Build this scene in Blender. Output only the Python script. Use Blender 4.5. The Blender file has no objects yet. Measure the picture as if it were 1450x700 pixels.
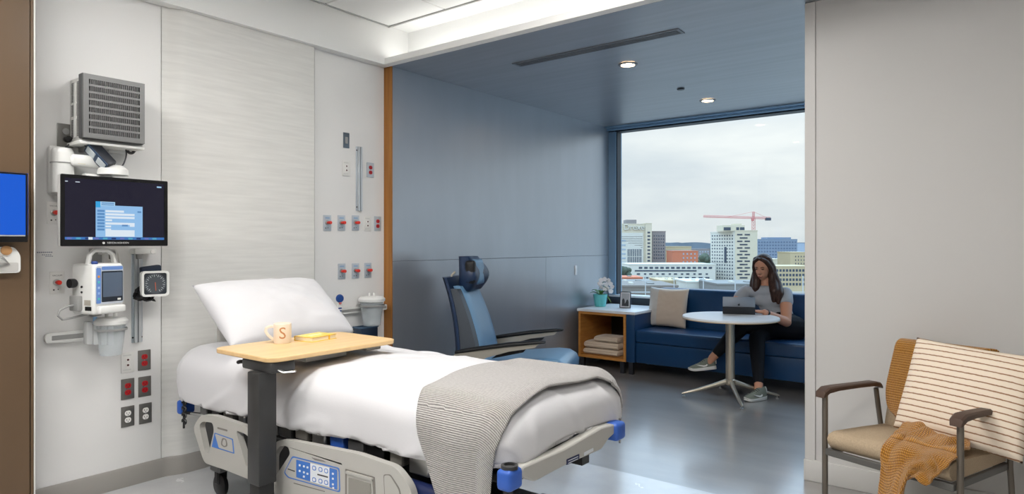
import bpy, bmesh, math, random
from mathutils import Vector, Matrix, Euler, noise

random.seed(7)
scene = bpy.context.scene
COL = scene.collection

# ------------------------------------------------------------------ camera
EYE = 1.40
YAW = math.radians(37.6)
FPX = 930.0
HORIZON = 345.0
cam_data = bpy.data.cameras.new('camera')
cam_data.sensor_width = 36.0
cam_data.lens = FPX / 1450.0 * 36.0
cam_data.shift_y = -(350.0 - HORIZON) / 1450.0
cam_data.clip_start = 0.05
cam_data.clip_end = 8000.0
cam = bpy.data.objects.new('camera', cam_data)
COL.objects.link(cam)
cam.location = (0, 0, EYE)
cam.rotation_euler = (math.radians(90), 0, YAW)
scene.camera = cam

# ------------------------------------------------------------------ colour management
vs = scene.view_settings
vs.view_transform = 'Standard'
vs.look = 'None'
vs.exposure = 0.0
vs.gamma = 1.0
vs.use_curve_mapping = False

# ------------------------------------------------------------------ world: overcast sky, brighter overhead
world = bpy.data.worlds.new('overcast_sky')
scene.world = world
world.use_nodes = True
wn = world.node_tree.nodes
wl = world.node_tree.links
wn.clear()
w_out = wn.new('ShaderNodeOutputWorld')
w_bg = wn.new('ShaderNodeBackground')
w_tc = wn.new('ShaderNodeTexCoord')
w_sep = wn.new('ShaderNodeSeparateXYZ')
wl.new(w_tc.outputs['Generated'], w_sep.inputs[0])
w_ramp = wn.new('ShaderNodeValToRGB')
w_ramp.color_ramp.elements[0].position = 0.0
w_ramp.color_ramp.elements[0].color = (0.80, 0.85, 0.88, 1)
w_ramp.color_ramp.elements[1].position = 1.0
w_ramp.color_ramp.elements[1].color = (2.7, 3.9, 5.3, 1)
e = w_ramp.color_ramp.elements.new(0.17)
e.color = (0.92, 0.97, 1.0, 1)
e = w_ramp.color_ramp.elements.new(0.42)
e.color = (1.65, 2.3, 3.05, 1)
wl.new(w_sep.outputs['Z'], w_ramp.inputs[0])
w_map = wn.new('ShaderNodeMapping')
w_map.inputs['Scale'].default_value = (2.2, 2.2, 9.0)
wl.new(w_tc.outputs['Generated'], w_map.inputs[0])
w_noise = wn.new('ShaderNodeTexNoise')
w_noise.inputs['Scale'].default_value = 1.7
w_noise.inputs['Detail'].default_value = 5.0
w_noise.inputs['Roughness'].default_value = 0.55
wl.new(w_map.outputs[0], w_noise.inputs['Vector'])
w_cr = wn.new('ShaderNodeValToRGB')
w_cr.color_ramp.elements[0].position = 0.32
w_cr.color_ramp.elements[0].color = (0.84, 0.87, 0.90, 1)
w_cr.color_ramp.elements[1].position = 0.68
w_cr.color_ramp.elements[1].color = (1.10, 1.08, 1.05, 1)
wl.new(w_noise.outputs['Fac'], w_cr.inputs[0])
w_mul = wn.new('ShaderNodeMix')
w_mul.data_type = 'RGBA'
w_mul.blend_type = 'MULTIPLY'
w_mul.inputs[0].default_value = 1.0
wl.new(w_ramp.outputs[0], w_mul.inputs[6])
wl.new(w_cr.outputs[0], w_mul.inputs[7])
wl.new(w_mul.outputs[2], w_bg.inputs['Color'])
w_bg.inputs['Strength'].default_value = 1.0
wl.new(w_bg.outputs[0], w_out.inputs['Surface'])

# ------------------------------------------------------------------ from the photograph's perspective to metres
_f = Vector((-math.sin(YAW), math.cos(YAW)))
_r = Vector((math.cos(YAW), math.sin(YAW)))
def ray(px):
    u = (px - 725.0) / FPX
    return _f.x + u * _r.x, _f.y + u * _r.y
def on_x(px, py, x):
    a, b = ray(px); t = x / a
    return Vector((x, b * t, EYE - (py - HORIZON) * t / FPX))
def on_y(px, py, y):
    a, b = ray(px); t = y / b
    return Vector((a * t, y, EYE - (py - HORIZON) * t / FPX))
def on_z(px, py, z):
    a, b = ray(px); t = (EYE - z) * FPX / (py - HORIZON)
    return Vector((a * t, b * t, z))
def on_d(px, py, t):
    a, b = ray(px)
    return Vector((a * t, b * t, EYE - (py - HORIZON) * t / FPX))

# ------------------------------------------------------------------ materials
def lin(c):
    out = []
    for v in c[:3]:
        v = v / 255.0
        out.append(v / 12.92 if v <= 0.04045 else ((v + 0.055) / 1.055) ** 2.4)
    return tuple(out)
MATS = {}
def mat(name, rgb, rough=0.5, metal=0.0, spec=0.5, var=0.0, vscale=8.0, vstretch=(1, 1, 1), bump=0.0, bscale=60.0,
        bstretch=(1, 1, 1), coat=0.0, emit=None, estr=0.0, alpha=1.0, trans=0.0, ior=1.45, rgb2=None, sheen=0.0, sss=0.0,
        rvar=0.0, detail=4.0, bdist=0.002):
    if name in MATS:
        return MATS[name]
    m = bpy.data.materials.new(name)
    m.use_nodes = True
    nt = m.node_tree
    b = nt.nodes['Principled BSDF']
    c = lin(rgb)
    b.inputs['Base Color'].default_value = (*c, 1)
    b.inputs['Roughness'].default_value = rough
    b.inputs['Metallic'].default_value = metal
    b.inputs['Specular IOR Level'].default_value = spec
    b.inputs['Coat Weight'].default_value = coat
    b.inputs['Coat Roughness'].default_value = 0.16
    b.inputs['Coat IOR'].default_value = 1.85
    b.inputs['IOR'].default_value = ior
    b.inputs['Alpha'].default_value = alpha
    b.inputs['Transmission Weight'].default_value = trans
    b.inputs['Sheen Weight'].default_value = sheen
    if sss:
        b.inputs['Subsurface Weight'].default_value = sss
        b.inputs['Subsurface Radius'].default_value = (0.01, 0.004, 0.002)
    if emit:
        b.inputs['Emission Color'].default_value = (*lin(emit), 1)
        b.inputs['Emission Strength'].default_value = estr
    tc = nt.nodes.new('ShaderNodeTexCoord')
    if var > 0 or rgb2 or rvar:
        mp = nt.nodes.new('ShaderNodeMapping')
        mp.inputs['Scale'].default_value = vstretch
        nt.links.new(tc.outputs['Object'], mp.inputs[0])
        n = nt.nodes.new('ShaderNodeTexNoise')
        n.inputs['Scale'].default_value = vscale
        n.inputs['Detail'].default_value = detail
        nt.links.new(mp.outputs[0], n.inputs['Vector'])
        r = nt.nodes.new('ShaderNodeValToRGB')
        r.color_ramp.elements[0].position = 0.3
        r.color_ramp.elements[1].position = 0.7
        if rgb2:
            r.color_ramp.elements[0].color = (*c, 1)
            r.color_ramp.elements[1].color = (*lin(rgb2), 1)
        else:
            r.color_ramp.elements[0].color = (*[max(0, v * (1 - var)) for v in c], 1)
            r.color_ramp.elements[1].color = (*[min(1, v * (1 + var)) for v in c], 1)
        nt.links.new(n.outputs['Fac'], r.inputs[0])
        nt.links.new(r.outputs[0], b.inputs['Base Color'])
        if rvar:
            mr = nt.nodes.new('ShaderNodeMapRange')
            mr.inputs['To Min'].default_value = max(0.02, rough - rvar)
            mr.inputs['To Max'].default_value = rough + rvar
            nt.links.new(n.outputs['Fac'], mr.inputs['Value'])
            nt.links.new(mr.outputs[0], b.inputs['Roughness'])
    if bump > 0:
        mp = nt.nodes.new('ShaderNodeMapping')
        mp.inputs['Scale'].default_value = bstretch
        nt.links.new(tc.outputs['Object'], mp.inputs[0])
        n = nt.nodes.new('ShaderNodeTexNoise')
        n.inputs['Scale'].default_value = bscale
        n.inputs['Detail'].default_value = 3.0
        nt.links.new(mp.outputs[0], n.inputs['Vector'])
        bp = nt.nodes.new('ShaderNodeBump')
        bp.inputs['Strength'].default_value = bump
        bp.inputs['Distance'].default_value = bdist
        nt.links.new(n.outputs['Fac'], bp.inputs['Height'])
        nt.links.new(bp.outputs[0], b.inputs['Normal'])
    MATS[name] = m
    return m
def mat_wave(name, rgb, rgb2, axis='Z', scale=60.0, rough=0.9, bump=0.6, dist=0.4, bdist=0.004, thresh=(0.3, 0.7), fine=0.0):
    """striped or ribbed cloth: a wave along one object axis drives colour and relief"""
    if name in MATS:
        return MATS[name]
    m = bpy.data.materials.new(name); m.use_nodes = True
    nt = m.node_tree; b = nt.nodes['Principled BSDF']
    b.inputs['Roughness'].default_value = rough
    b.inputs['Specular IOR Level'].default_value = 0.15
    b.inputs['Sheen Weight'].default_value = 0.3
    tc = nt.nodes.new('ShaderNodeTexCoord')
    w = nt.nodes.new('ShaderNodeTexWave')
    w.wave_type = 'BANDS'; w.bands_direction = axis
    w.inputs['Scale'].default_value = scale
    w.inputs['Distortion'].default_value = dist
    w.inputs['Detail'].default_value = 2.0
    nt.links.new(tc.outputs['UV' if axis in ('U',) else 'Object'], w.inputs['Vector'])
    r = nt.nodes.new('ShaderNodeValToRGB')
    r.color_ramp.elements[0].position = thresh[0]; r.color_ramp.elements[0].color = (*lin(rgb2), 1)
    r.color_ramp.elements[1].position = thresh[1]; r.color_ramp.elements[1].color = (*lin(rgb), 1)
    nt.links.new(w.outputs['Fac'], r.inputs[0])
    nt.links.new(r.outputs[0], b.inputs['Base Color'])
    bp = nt.nodes.new('ShaderNodeBump'); bp.inputs['Strength'].default_value = bump; bp.inputs['Distance'].default_value = bdist
    nt.links.new(w.outputs['Fac'], bp.inputs['Height'])
    nt.links.new(bp.outputs[0], b.inputs['Normal'])
    MATS[name] = m
    return m

# ------------------------------------------------------------------ mesh builder
class MB:
    def __init__(s):
        s.v = []; s.f = []; s.m = []; s.mi = 0
    def add(s, verts, faces):
        o = len(s.v)
        s.v += [tuple(v) for v in verts]
        s.f += [tuple(i + o for i in f) for f in faces]
        s.m += [s.mi] * len(faces)
        return s
    def slot(s, i):
        s.mi = i; return s
    def box(s, x0, x1, y0, y1, z0, z1, r=0.0, seg=2, mtx=None):
        if r <= 0:
            v = [(x0, y0, z0), (x1, y0, z0), (x1, y1, z0), (x0, y1, z0), (x0, y0, z1), (x1, y0, z1), (x1, y1, z1), (x0, y1, z1)]
            f = [(3, 2, 1, 0), (4, 5, 6, 7), (0, 1, 5, 4), (1, 2, 6, 5), (2, 3, 7, 6), (3, 0, 4, 7)]
        else:
            bm = bmesh.new()
            bmesh.ops.create_cube(bm, size=1.0)
            sx, sy, sz = x1 - x0, y1 - y0, z1 - z0
            for q in bm.verts:
                q.co = Vector(((q.co.x + .5) * sx + x0, (q.co.y + .5) * sy + y0, (q.co.z + .5) * sz + z0))
            r = min(r, 0.49 * min(abs(sx), abs(sy), abs(sz)))
            bmesh.ops.bevel(bm, geom=bm.edges[:], offset=r, segments=seg, profile=0.5, affect='EDGES')
            bm.verts.index_update()
            v = [q.co.copy() for q in bm.verts]
            f = [[q.index for q in fc.verts] for fc in bm.faces]
            bm.free()
        if mtx is not None:
            v = [mtx @ Vector(q) for q in v]
        return s.add(v, f)
    def cbox(s, c, size, r=0.0, seg=2, rot=None):
        m = Matrix.Translation(Vector(c))
        if rot is not None:
            m = m @ Euler(rot).to_matrix().to_4x4()
        a, b, d = size[0] / 2, size[1] / 2, size[2] / 2
        return s.box(-a, a, -b, b, -d, d, r, seg, m)
    def rings(s, rings, cap0=True, cap1=True, closed=True):
        n = len(rings[0]); v = []; f = []
        for rg in rings: v += list(rg)
        for i in range(len(rings) - 1):
            for j in range(n if closed else n - 1):
                a = i * n + j; b = i * n + (j + 1) % n
                f.append((a, b, b + n, a + n))
        if cap0: f.append(tuple(reversed(range(n))))
        if cap1: f.append(tuple(range((len(rings) - 1) * n, len(rings) * n)))
        return s.add(v, f)
    def tube(s, pts, rad, n=8, cap=True, flat=None):
        pts = [Vector(p) for p in pts]
        k = len(pts)
        rads = rad if isinstance(rad, (list, tuple)) else [rad] * k
        t0 = (pts[1] - pts[0]).normalized()
        up = Vector((0, 0, 1)) if abs(t0.z) < 0.9 else Vector((1, 0, 0))
        nrm = (up - t0 * up.dot(t0)).normalized()
        rg = []
        for i in range(k):
            if i == 0: t = pts[1] - pts[0]
            elif i == k - 1: t = pts[-1] - pts[-2]
            else: t = (pts[i + 1] - pts[i]).normalized() + (pts[i] - pts[i - 1]).normalized()
            t = t.normalized() if t.length > 1e-9 else t0
            nrm = (nrm - t * nrm.dot(t))
            nrm = nrm.normalized() if nrm.length > 1e-6 else t.orthogonal().normalized()
            bn = t.cross(nrm)
            rr = rads[i]
            ra, rb = (rr if isinstance(rr, (list, tuple)) else (rr, rr if flat is None else rr * flat))
            rg.append([pts[i] + nrm * (math.cos(2 * math.pi * j / n) * rb) + bn * (math.sin(2 * math.pi * j / n) * ra) for j in range(n)])
        return s.rings(rg, cap, cap)
    def lathe(s, prof, n=20, c=(0, 0, 0), axis='Z', cap0=True, cap1=True):
        rg = []
        for r, h in prof:
            ring = []
            for j in range(n):
                a = 2 * math.pi * j / n
                x, y = r * math.cos(a), r * math.sin(a)
                p = {'Z': (x, y, h), 'X': (h, x, y), 'Y': (y, h, x)}[axis]
                ring.append((p[0] + c[0], p[1] + c[1], p[2] + c[2]))
            rg.append(ring)
        return s.rings(rg, cap0, cap1)
    def prism(s, poly, h0, h1, axis='Z', mtx=None):
        def P(a, b, h):
            return {'Z': (a, b, h), 'X': (h, a, b), 'Y': (a, h, b)}[axis]
        n = len(poly)
        v = [P(a, b, h0) for a, b in poly] + [P(a, b, h1) for a, b in poly]
        f = [tuple(reversed(range(n))), tuple(range(n, 2 * n))]
        f += [(j, (j + 1) % n, n + (j + 1) % n, n + j) for j in range(n)]
        if mtx is not None: v = [mtx @ Vector(q) for q in v]
        return s.add(v, f)
    def plate(s, outer, holes, h0, h1, axis='Z'):
        """flat plate with holes, triangulated, with walls"""
        def P(a, b, h):
            return {'Z': (a, b, h), 'X': (h, a, b), 'Y': (a, h, b)}[axis]
        from mathutils.geometry import tessellate_polygon
        loops = [outer] + holes
        tris = tessellate_polygon([[Vector((a, b, 0)) for a, b in lp] for lp in loops])
        flat = [p for lp in loops for p in lp]
        n = len(flat)
        v = [P(a, b, h0) for a, b in flat] + [P(a, b, h1) for a, b in flat]
        f = [tuple(reversed(t)) for t in tris] + [tuple(i + n for i in t) for t in tris]
        o = 0
        for lp in loops:
            k = len(lp)
            for j in range(k):
                a, b = o + j, o + (j + 1) % k
                f.append((a, b, b + n, a + n))
            o += k
        return s.add(v, f)
    def ball(s, c, r, n=14, m=9, mtx=None):
        rx, ry, rz = r if isinstance(r, (list, tuple)) else (r, r, r)
        v = [(c[0], c[1], c[2] - rz)]
        for i in range(1, m):
            a = -math.pi / 2 + math.pi * i / m
            for j in range(n):
                b = 2 * math.pi * j / n
                v.append((c[0] + rx * math.cos(a) * math.cos(b), c[1] + ry * math.cos(a) * math.sin(b), c[2] + rz * math.sin(a)))
        v.append((c[0], c[1], c[2] + rz))
        f = []
        for j in range(n): f.append((0, 1 + (j + 1) % n, 1 + j))
        for i in range(m - 2):
            for j in range(n):
                a = 1 + i * n + j; b = 1 + i * n + (j + 1) % n
                f.append((a, b, b + n, a + n))
        L = len(v) - 1; o = 1 + (m - 2) * n
        for j in range(n): f.append((o + j, o + (j + 1) % n, L))
        if mtx is not None: v = [mtx @ Vector(q) for q in v]
        return s.add(v, f)
    def grid(s, fn, nu, nv):
        v = [fn(i / nu, j / nv) for i in range(nu + 1) for j in range(nv + 1)]
        f = []
        for i in range(nu):
            for j in range(nv):
                a = i * (nv + 1) + j
                f.append((a, a + nv + 1, a + nv + 2, a + 1))
        return s.add(v, f)
    def mesh(s, name, mats, angle=38.0, fix=True):
        me = bpy.data.meshes.new(name)
        me.from_pydata([tuple(q) for q in s.v], [], s.f)
        if not isinstance(mats, (list, tuple)): mats = [mats]
        for mm in mats: me.materials.append(mm)
        me.polygons.foreach_set('material_index', s.m)
        if fix:
            bm = bmesh.new(); bm.from_mesh(me)
            bmesh.ops.recalc_face_normals(bm, faces=bm.faces[:])
            bm.to_mesh(me); bm.free()
        me.polygons.foreach_set('use_smooth', [True] * len(me.polygons))
        me.set_sharp_from_angle(angle=math.radians(angle))
        me.update()
        return me
    def build(s, name, mats, parent=None, loc=(0, 0, 0), rotz=0.0, angle=38.0, fix=True):
        o = bpy.data.objects.new(name, s.mesh(name, mats, angle, fix))
        COL.objects.link(o)
        o.location = loc; o.rotation_euler = (0, 0, rotz)
        if parent is not None: o.parent = parent
        return o
def rrect(x0, x1, y0, y1, r, k=4):
    out = []
    for cx, cy, a0 in ((x1 - r, y1 - r, 0), (x0 + r, y1 - r, 90), (x0 + r, y0 + r, 180), (x1 - r, y0 + r, 270)):
        for i in range(k + 1):
            a = math.radians(a0 + 90 * i / k)
            out.append((cx + r * math.cos(a), cy + r * math.sin(a)))
    return out
def round_poly(pts, r, k=4):
    """round the corners of a polygon"""
    out = []; n = len(pts)
    for i in range(n):
        p = Vector(pts[i]); a = Vector(pts[i - 1]); b = Vector(pts[(i + 1) % n])
        rr = r[i] if isinstance(r, (list, tuple)) else r
        da, db = (a - p), (b - p)
        q = min(rr, da.length * .45, db.length * .45)
        s_, e_ = p + da.normalized() * q, p + db.normalized() * q
        for j in range(k + 1):
            t = j / k
            w = s_.lerp(p, t).lerp(p.lerp(e_, t), t)
            out.append((w.x, w.y))
    return out
def tag(o, label, cat, group=None):
    o['label'] = label; o['category'] = cat
    if group: o['group'] = group
    return o
def thing(name, label, cat, loc=(0, 0, 0), rotz=0.0, group=None):
    o = bpy.data.objects.new(name, None); COL.objects.link(o)
    o.empty_display_size = 0.1
    o.location = loc; o.rotation_euler = (0, 0, rotz)
    return tag(o, label, cat, group)
def struct(o, label=None):
    o['kind'] = 'structure'
    if label: o['label'] = label
    return o
def stuff(o):
    o['kind'] = 'stuff'; return o
def text_mesh(txt, size, depth, name, material, parent=None, mtx=None, align='CENTER'):
    cu = bpy.data.curves.new(name, 'FONT'); cu.body = txt; cu.size = size; cu.extrude = depth
    cu.align_x = align; cu.align_y = 'CENTER'; cu.resolution_u = 3
    tmp = bpy.data.objects.new(name + '_tmp', cu); COL.objects.link(tmp)
    dg = bpy.context.evaluated_depsgraph_get()
    me = bpy.data.meshes.new_from_object(tmp.evaluated_get(dg))
    bpy.data.objects.remove(tmp); bpy.data.curves.remove(cu)
    if mtx is not None: me.transform(mtx)
    me.name = name; me.materials.clear(); me.materials.append(material)
    o = bpy.data.objects.new(name, me); COL.objects.link(o)
    if parent is not None: o.parent = parent
    return o
def solid_eval(o, mods):
    """apply modifiers (name, type, settings) to a mesh object without operators"""
    for nm, ty, st in mods:
        md = o.modifiers.new(nm, ty)
        for k, v in st.items(): setattr(md, k, v)
    dg = bpy.context.evaluated_depsgraph_get()
    me = bpy.data.meshes.new_from_object(o.evaluated_get(dg))
    o.modifiers.clear()
    o.data = me
    me.polygons.foreach_set('use_smooth', [True] * len(me.polygons))
    return o
# ================================================================== THE ROOM
XW = -4.07      # face of the flush head-wall panels
XT = -4.03      # face of the textured centre panel
XS = -3.99      # soffit face and alcove side wall
YB = 3.59       # where the alcove begins
YG = 7.13       # window plane
ZL = 2.825      # alcove ceiling / soffit underside
ZC = 3.14       # main ceiling
YCV = 3.776     # back of the light cove
YR = 4.15       # white partition wall on the right
XR = 2.70
YK = -2.70

M_white = mat('white_paint', (226, 225, 222), 0.55, spec=0.3)
M_panel = mat('white_wall_panel', (226, 225, 223), 0.32, spec=0.45, var=0.012, vscale=3)
M_tex = mat('pale_grained_laminate', (222, 221, 217), 0.38, spec=0.4, rgb2=(211, 210, 206), vscale=7, vstretch=(1, 0.5, 7), detail=9,
            bump=0.04, bscale=14, bstretch=(1, 0.3, 9))
M_ceil = mat('ceiling_white', (238, 238, 236), 0.8, spec=0.2)
M_tile = mat('ceiling_tile_white', (236, 236, 234), 0.85, spec=0.2, bump=0.15, bscale=400)
M_base = mat('grey_baseboard', (150, 146, 141), 0.45, spec=0.4)
M_wbase = mat('white_baseboard', (205, 203, 199), 0.45, spec=0.4)
M_part = mat('warm_white_partition', (204, 202, 199), 0.5, spec=0.3)
M_bronze = mat('bronze_laminate', (98, 78, 58), 0.33, spec=0.5, var=0.05, vscale=4, vstretch=(1, 1, 0.2))
M_bronze_d = mat('bronze_laminate_edge', (70, 55, 42), 0.4)
M_blue = mat('slate_wall_panel', (171, 176, 184), 0.33, spec=0.55, metal=0.65, var=0.035, vscale=2.0, vstretch=(1, 2, 0.6))
M_aceil = mat('slate_alcove_ceiling', (162, 164, 171), 0.36, spec=0.6, metal=0.6, var=0.07, vscale=2.2, vstretch=(0.5, 7, 1), detail=6)
M_floor = mat('pale_grey_sheet_floor', (198, 199, 200), 0.25, spec=0.7, coat=1.0, var=0.05, vscale=5, detail=8, rvar=0.06)
M_floor2 = mat('dark_taupe_floor', (146, 143, 141), 0.42, spec=1.0, coat=1.0, var=0.14, vscale=3.2, vstretch=(0.5, 1.6, 1), detail=8, rvar=0.07)
M_oak = mat('oak_veneer_trim', (176, 122, 62), 0.42, spec=0.4, rgb2=(150, 98, 46), vscale=7, vstretch=(3, 3, 0.25), detail=6)
M_alu = mat('blue_grey_aluminium', (150, 184, 212), 0.35, metal=0.5, spec=0.5)
M_alud = mat('dark_window_gasket', (38, 44, 54), 0.5)
M_sill = mat('dark_sill_metal', (70, 76, 86), 0.4, metal=0.3)
M_dark = mat('near_black_plastic', (22, 22, 24), 0.4)

# floors
o = struct(MB().box(-4.6, XR, YK, 3.60, -0.06, 0.0).build('floor', M_floor), 'pale grey sheet floor of the patient room')
o = struct(MB().box(-4.6, XR, 3.60, YG + 0.2, -0.06, 0.0).build('floor_alcove', M_floor2), 'dark taupe glossy floor of the window alcove')

# head wall with its panels
y_l = on_x(52, 400, XW).y
y1 = on_x(228.3, 300, XW).y
y2 = on_x(450, 300, XT).y
y3 = on_x(544.5, 300, XW).y
wall = struct(MB().box(-4.30, XW - 0.02, YK, 3.62, 0, ZC + 0.05).build('wall_left', M_white), 'white head wall behind the bed')
def wall_panel(y0, y1_, x, z0=0.0, z1=ZL, m=M_panel):
    return MB().box(XW - 0.02, x, y0 + 0.0015, y1_ - 0.0015, z0, z1, 0.0012, 1).build('wall_panel', m, wall)
wall_panel(0.3, y1, XW)
wall_panel(y2, y3 - 0.004, XW)
# centre panel, easing out of the wall with a soft curve at each side
prof = []
for i in range(9):
    t = i / 8
    prof.append((y1 + 0.002 + 0.13 * t, XW + (XT - XW) * (0.5 - 0.5 * math.cos(math.pi * t)) ))
for i in range(5):
    t = i / 4
    prof.append((y2 - 0.03 + 0.028 * t, XT + (XW - XT) * t))
mb = MB()
rg = [[(XW - 0.02, prof[0][0], z)] + [(x, y, z) for y, x in prof] + [(XW - 0.02, prof[-1][0], z)] for z in (0.0, ZL)]
mb.rings(rg)
o = mb.build('wall_panel', M_tex, wall); o['label'] = 'pale textured laminate panel with a fine horizontal grain'
# skirting follows the panels
mb = MB()
sk = [(0.3, XW)] + [(y1, XW)] + prof + [(y2, XW), (y3, XW)]
rg = []
for z, off in ((0.0, 0.014), (0.10, 0.014), (0.112, 0.006), (0.112, -0.01)):
    rg.append([(x + off, y, z) for y, x in sk])
mb.rings(rg, False, False, closed=False)
struct(mb.build('baseboard_left', M_base), 'grey vinyl skirting along the head wall')
# soffit over the head wall
struct(MB().box(-4.30, XS, YK, YB - 0.07, ZL, ZC + 0.02).box(-4.30, XS, YB - 0.07, YCV + 0.06, ZL + 0.05, ZC + 0.02).build('trim_1', M_ceil), 'white soffit box above the head wall')

# oak reveal at the mouth of the alcove
struct(MB().box(-4.30, XS + 0.003, YB, YB + 0.012, 0, ZL + 0.002).build('trim_2', M_oak), 'oak reveal where the alcove begins')

# ceiling: plaster field, tile field, cove with its light
ceil = struct(MB().box(-4.3, XR, YK, YCV + 0.05, ZC, ZC + 0.06).build('ceiling', M_ceil), 'white ceiling of the patient room')
tx0, ty1 = XS + 0.03, YB - 0.05
k = 0
tw = 0.61
for i in range(11):
    for j in range(10):
        x0 = tx0 + i * tw; yy1 = ty1 - j * tw
        if x0 + tw > XR - 0.02 or yy1 - tw < YK + 0.02: continue
        if (i, j) in ((3, 1), (3, 2), (1, 5), (1, 6), (3, 5), (3, 6), (6, 5), (6, 6)): continue
        if k == 0:
            tile = MB().box(0.006, tw - 0.006, -tw + 0.006, -0.006, -0.012, 0.01, 0.003, 1).build('ceiling_tile', M_tile, ceil, (x0, yy1, ZC))
        else:
            c = tile.copy(); COL.objects.link(c); c.location = (x0, yy1, ZC)
        k += 1
M_grid = mat('ceiling_grid_grey', (176, 176, 174), 0.5)
mb = MB()
mb.box(tx0 - 0.012, XR, ty1 - 0.002, ty1 + 0.012, ZC - 0.02, ZC)
mb.box(tx0 - 0.012, tx0 + 0.002, YK, ty1, ZC - 0.016, ZC)
mb.build('edge_trim', M_grid, ceil)
# bulkhead between room and alcove with an open light cove
mb = MB()
mb.box(-4.3, XR, YB - 0.07, YB, ZL, ZL + 0.05, 0.003, 1)
mb.box(-4.3, XR, YB, YCV, ZL + 0.002, ZL + 0.03)
mb.box(-4.3, XR, YCV, YCV + 0.06, ZL + 0.002, ZC + 0.02)
struct(mb.build('trim_3', M_ceil), 'white bulkhead with a lit cove above the alcove mouth')

# lamps of the place: cove strip, recessed ceiling panels
M_led = mat('cove_led', (255, 255, 255), 0.5, emit=(255, 254, 251), estr=14.0)
t = thing('cove_light', 'long white light strip hidden in the ceiling cove', 'light', (XS + 0.05, YB + 0.04, ZL + 0.03))
MB().box(0, 5.2, -0.02, 0.02, 0, 0.008).build('light_housing', M_grid, t)
MB().box(0.01, 5.19, -0.012, 0.012, 0.008, 0.016).build('diffuser', M_led, t)
M_troffer = mat('ceiling_panel_light', (255, 255, 255), 0.5, emit=(255, 253, 250), estr=25.0)
spots = [(3, 1, 'flat ceiling light panel above the foot of the bed'), (1, 5, 'flat ceiling light panel beside the bronze closet'),
         (3, 5, 'flat ceiling light panel near the room entrance'), (6, 5, 'flat ceiling light panel by the entrance wall')]
for i, j, lb in spots:
    x0 = tx0 + i * tw; yy1 = ty1 - j * tw
    t = thing('ceiling_light', lb, 'light', (x0 + tw / 2, yy1 - tw, ZC - 0.022), 0, 'recessed ceiling panels')
    a, b = tw / 2 - 0.006, tw - 0.006
    MB().plate(rrect(-a, a, -b, b, 0.004, 1), [rrect(-a + .03, a - .03, -b + .03, b - .03, 0.004, 1)], 0.0, 0.022).build('frame', M_grid, t)
    MB().box(-a + .03, a - .03, -b + .03, b - .03, 0.008, 0.02).build('diffuser', M_troffer, t)

# alcove: slate panels on the side wall
zs = on_x(620, 368.5, XS).z
ys = on_x(773, 400, XS).y
aw = struct(MB().box(-4.30, XS - 0.004, YB + 0.012, YG + 0.3, 0, ZL).build('wall_alcove', mat('slate_joint', (84, 90, 98), 0.5)), 'slate panelled side wall of the alcove')
g = 0.0014
for (a, b, c, d) in ((YB + 0.0122, ys - g, 0.0, zs - g), (ys + g, YG, 0.0, zs - g), (YB + 0.0122, YG, zs + g, ZL)):
    MB().box(XS - 0.016, XS, a, b, c, d, 0.001, 1).build('wall_panel', M_blue, aw)
M_bbase = mat('steel_grey_skirting', (128, 134, 142), 0.35, metal=0.3)
struct(MB().box(XS, XS + 0.012, YB + 0.02, YG - 0.02, 0.0, 0.09, 0.003, 1).build('baseboard_alcove', M_bbase), 'steel grey skirting of the alcove')
# alcove ceiling
struct(MB().box(-4.3, XR, YB, YG + 0.3, ZL, ZL + 0.02).build('ceiling_alcove', M_aceil), 'slate grey ceiling of the alcove')
# right-hand white partition, its end post and skirting
xp = on_y(1140, 400, YR).x
pw = struct(MB().box(xp + 0.012, XR, YR, YR + 0.14, 0, ZL + 0.35).build('wall_right', M_part), 'warm white partition wall on the right')
xq = on_y(1155, 400, YR).x
MB().box(xp, xq, YR - 0.008, YR + 0.148, 0.125, ZL - 0.003, 0.002, 1).build('end_post', M_part, pw)
struct(MB().box(xp - 0.004, XR, YR - 0.018, YR + 0.15, 0, 0.125, 0.005, 2).build('baseboard_right', M_wbase), 'white skirting of the partition wall')
# shell behind the viewer
struct(MB().box(XR, XR + 0.1, YK, YG + 0.3, 0, ZC).build('wall_side', M_part), 'plain white side wall behind the viewer')
struct(MB().box(-4.3, XR, YK - 0.1, YK, 0, ZC).build('wall_back', M_part), 'plain white wall behind the viewer')

# window: sill wall, frame, glass, roller-blind housing
zg0 = on_y(873, 417, YG).z
zg1 = ZL - 0.055
xg0 = on_y(873, 300, YG).x
xj = on_y(863, 300, YG).x
win = struct(MB().box(-4.3, XR, YG, YG + 0.28, 0, zg0 - 0.16).build('wall_window', M_blue), 'wall under the big alcove window')
fr = bpy.data.objects.new('window_1', None); COL.objects.link(fr); struct(fr, 'wide fixed window overlooking the city')
mb = MB()
mb.box(XS - 0.01, xg0 - 0.012, YG, YG + 0.16, zg0 - 0.16, ZL, 0.004, 1)
mb.build('frame_post', M_alu, fr)
MB().box(xg0 - 0.012, xg0, YG + 0.02, YG + 0.12, zg0, zg1).build('gasket', M_alud, fr)
mb = MB().box(XS, XR, YG - 0.012, YG + 0.16, zg0 - 0.16, zg0 - 0.03, 0.006, 2).box(XS, XR, YG - 0.02, YG + 0.0, zg0 - 0.16, zg0 - 0.13, 0.003, 1)
mb.build('sill_rail', M_sill, fr)
MB().box(XS + 0.01, XR, YG - 0.02, YG + 0.16, zg0 - 0.03, zg0 - 0.006, 0.004, 1).build('window_sill', mat('white_sill', (225, 228, 230), 0.4), fr)
mb = MB()
mb.box(XS, XR, YG - 0.10, YG + 0.16, ZL - 0.02, ZL, 0.003, 1)
mb.box(XS, XR, YG - 0.05, YG + 0.16, ZL - 0.045, ZL - 0.022, 0.003, 1)
mb.build('head_rail', M_alu, fr)
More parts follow.
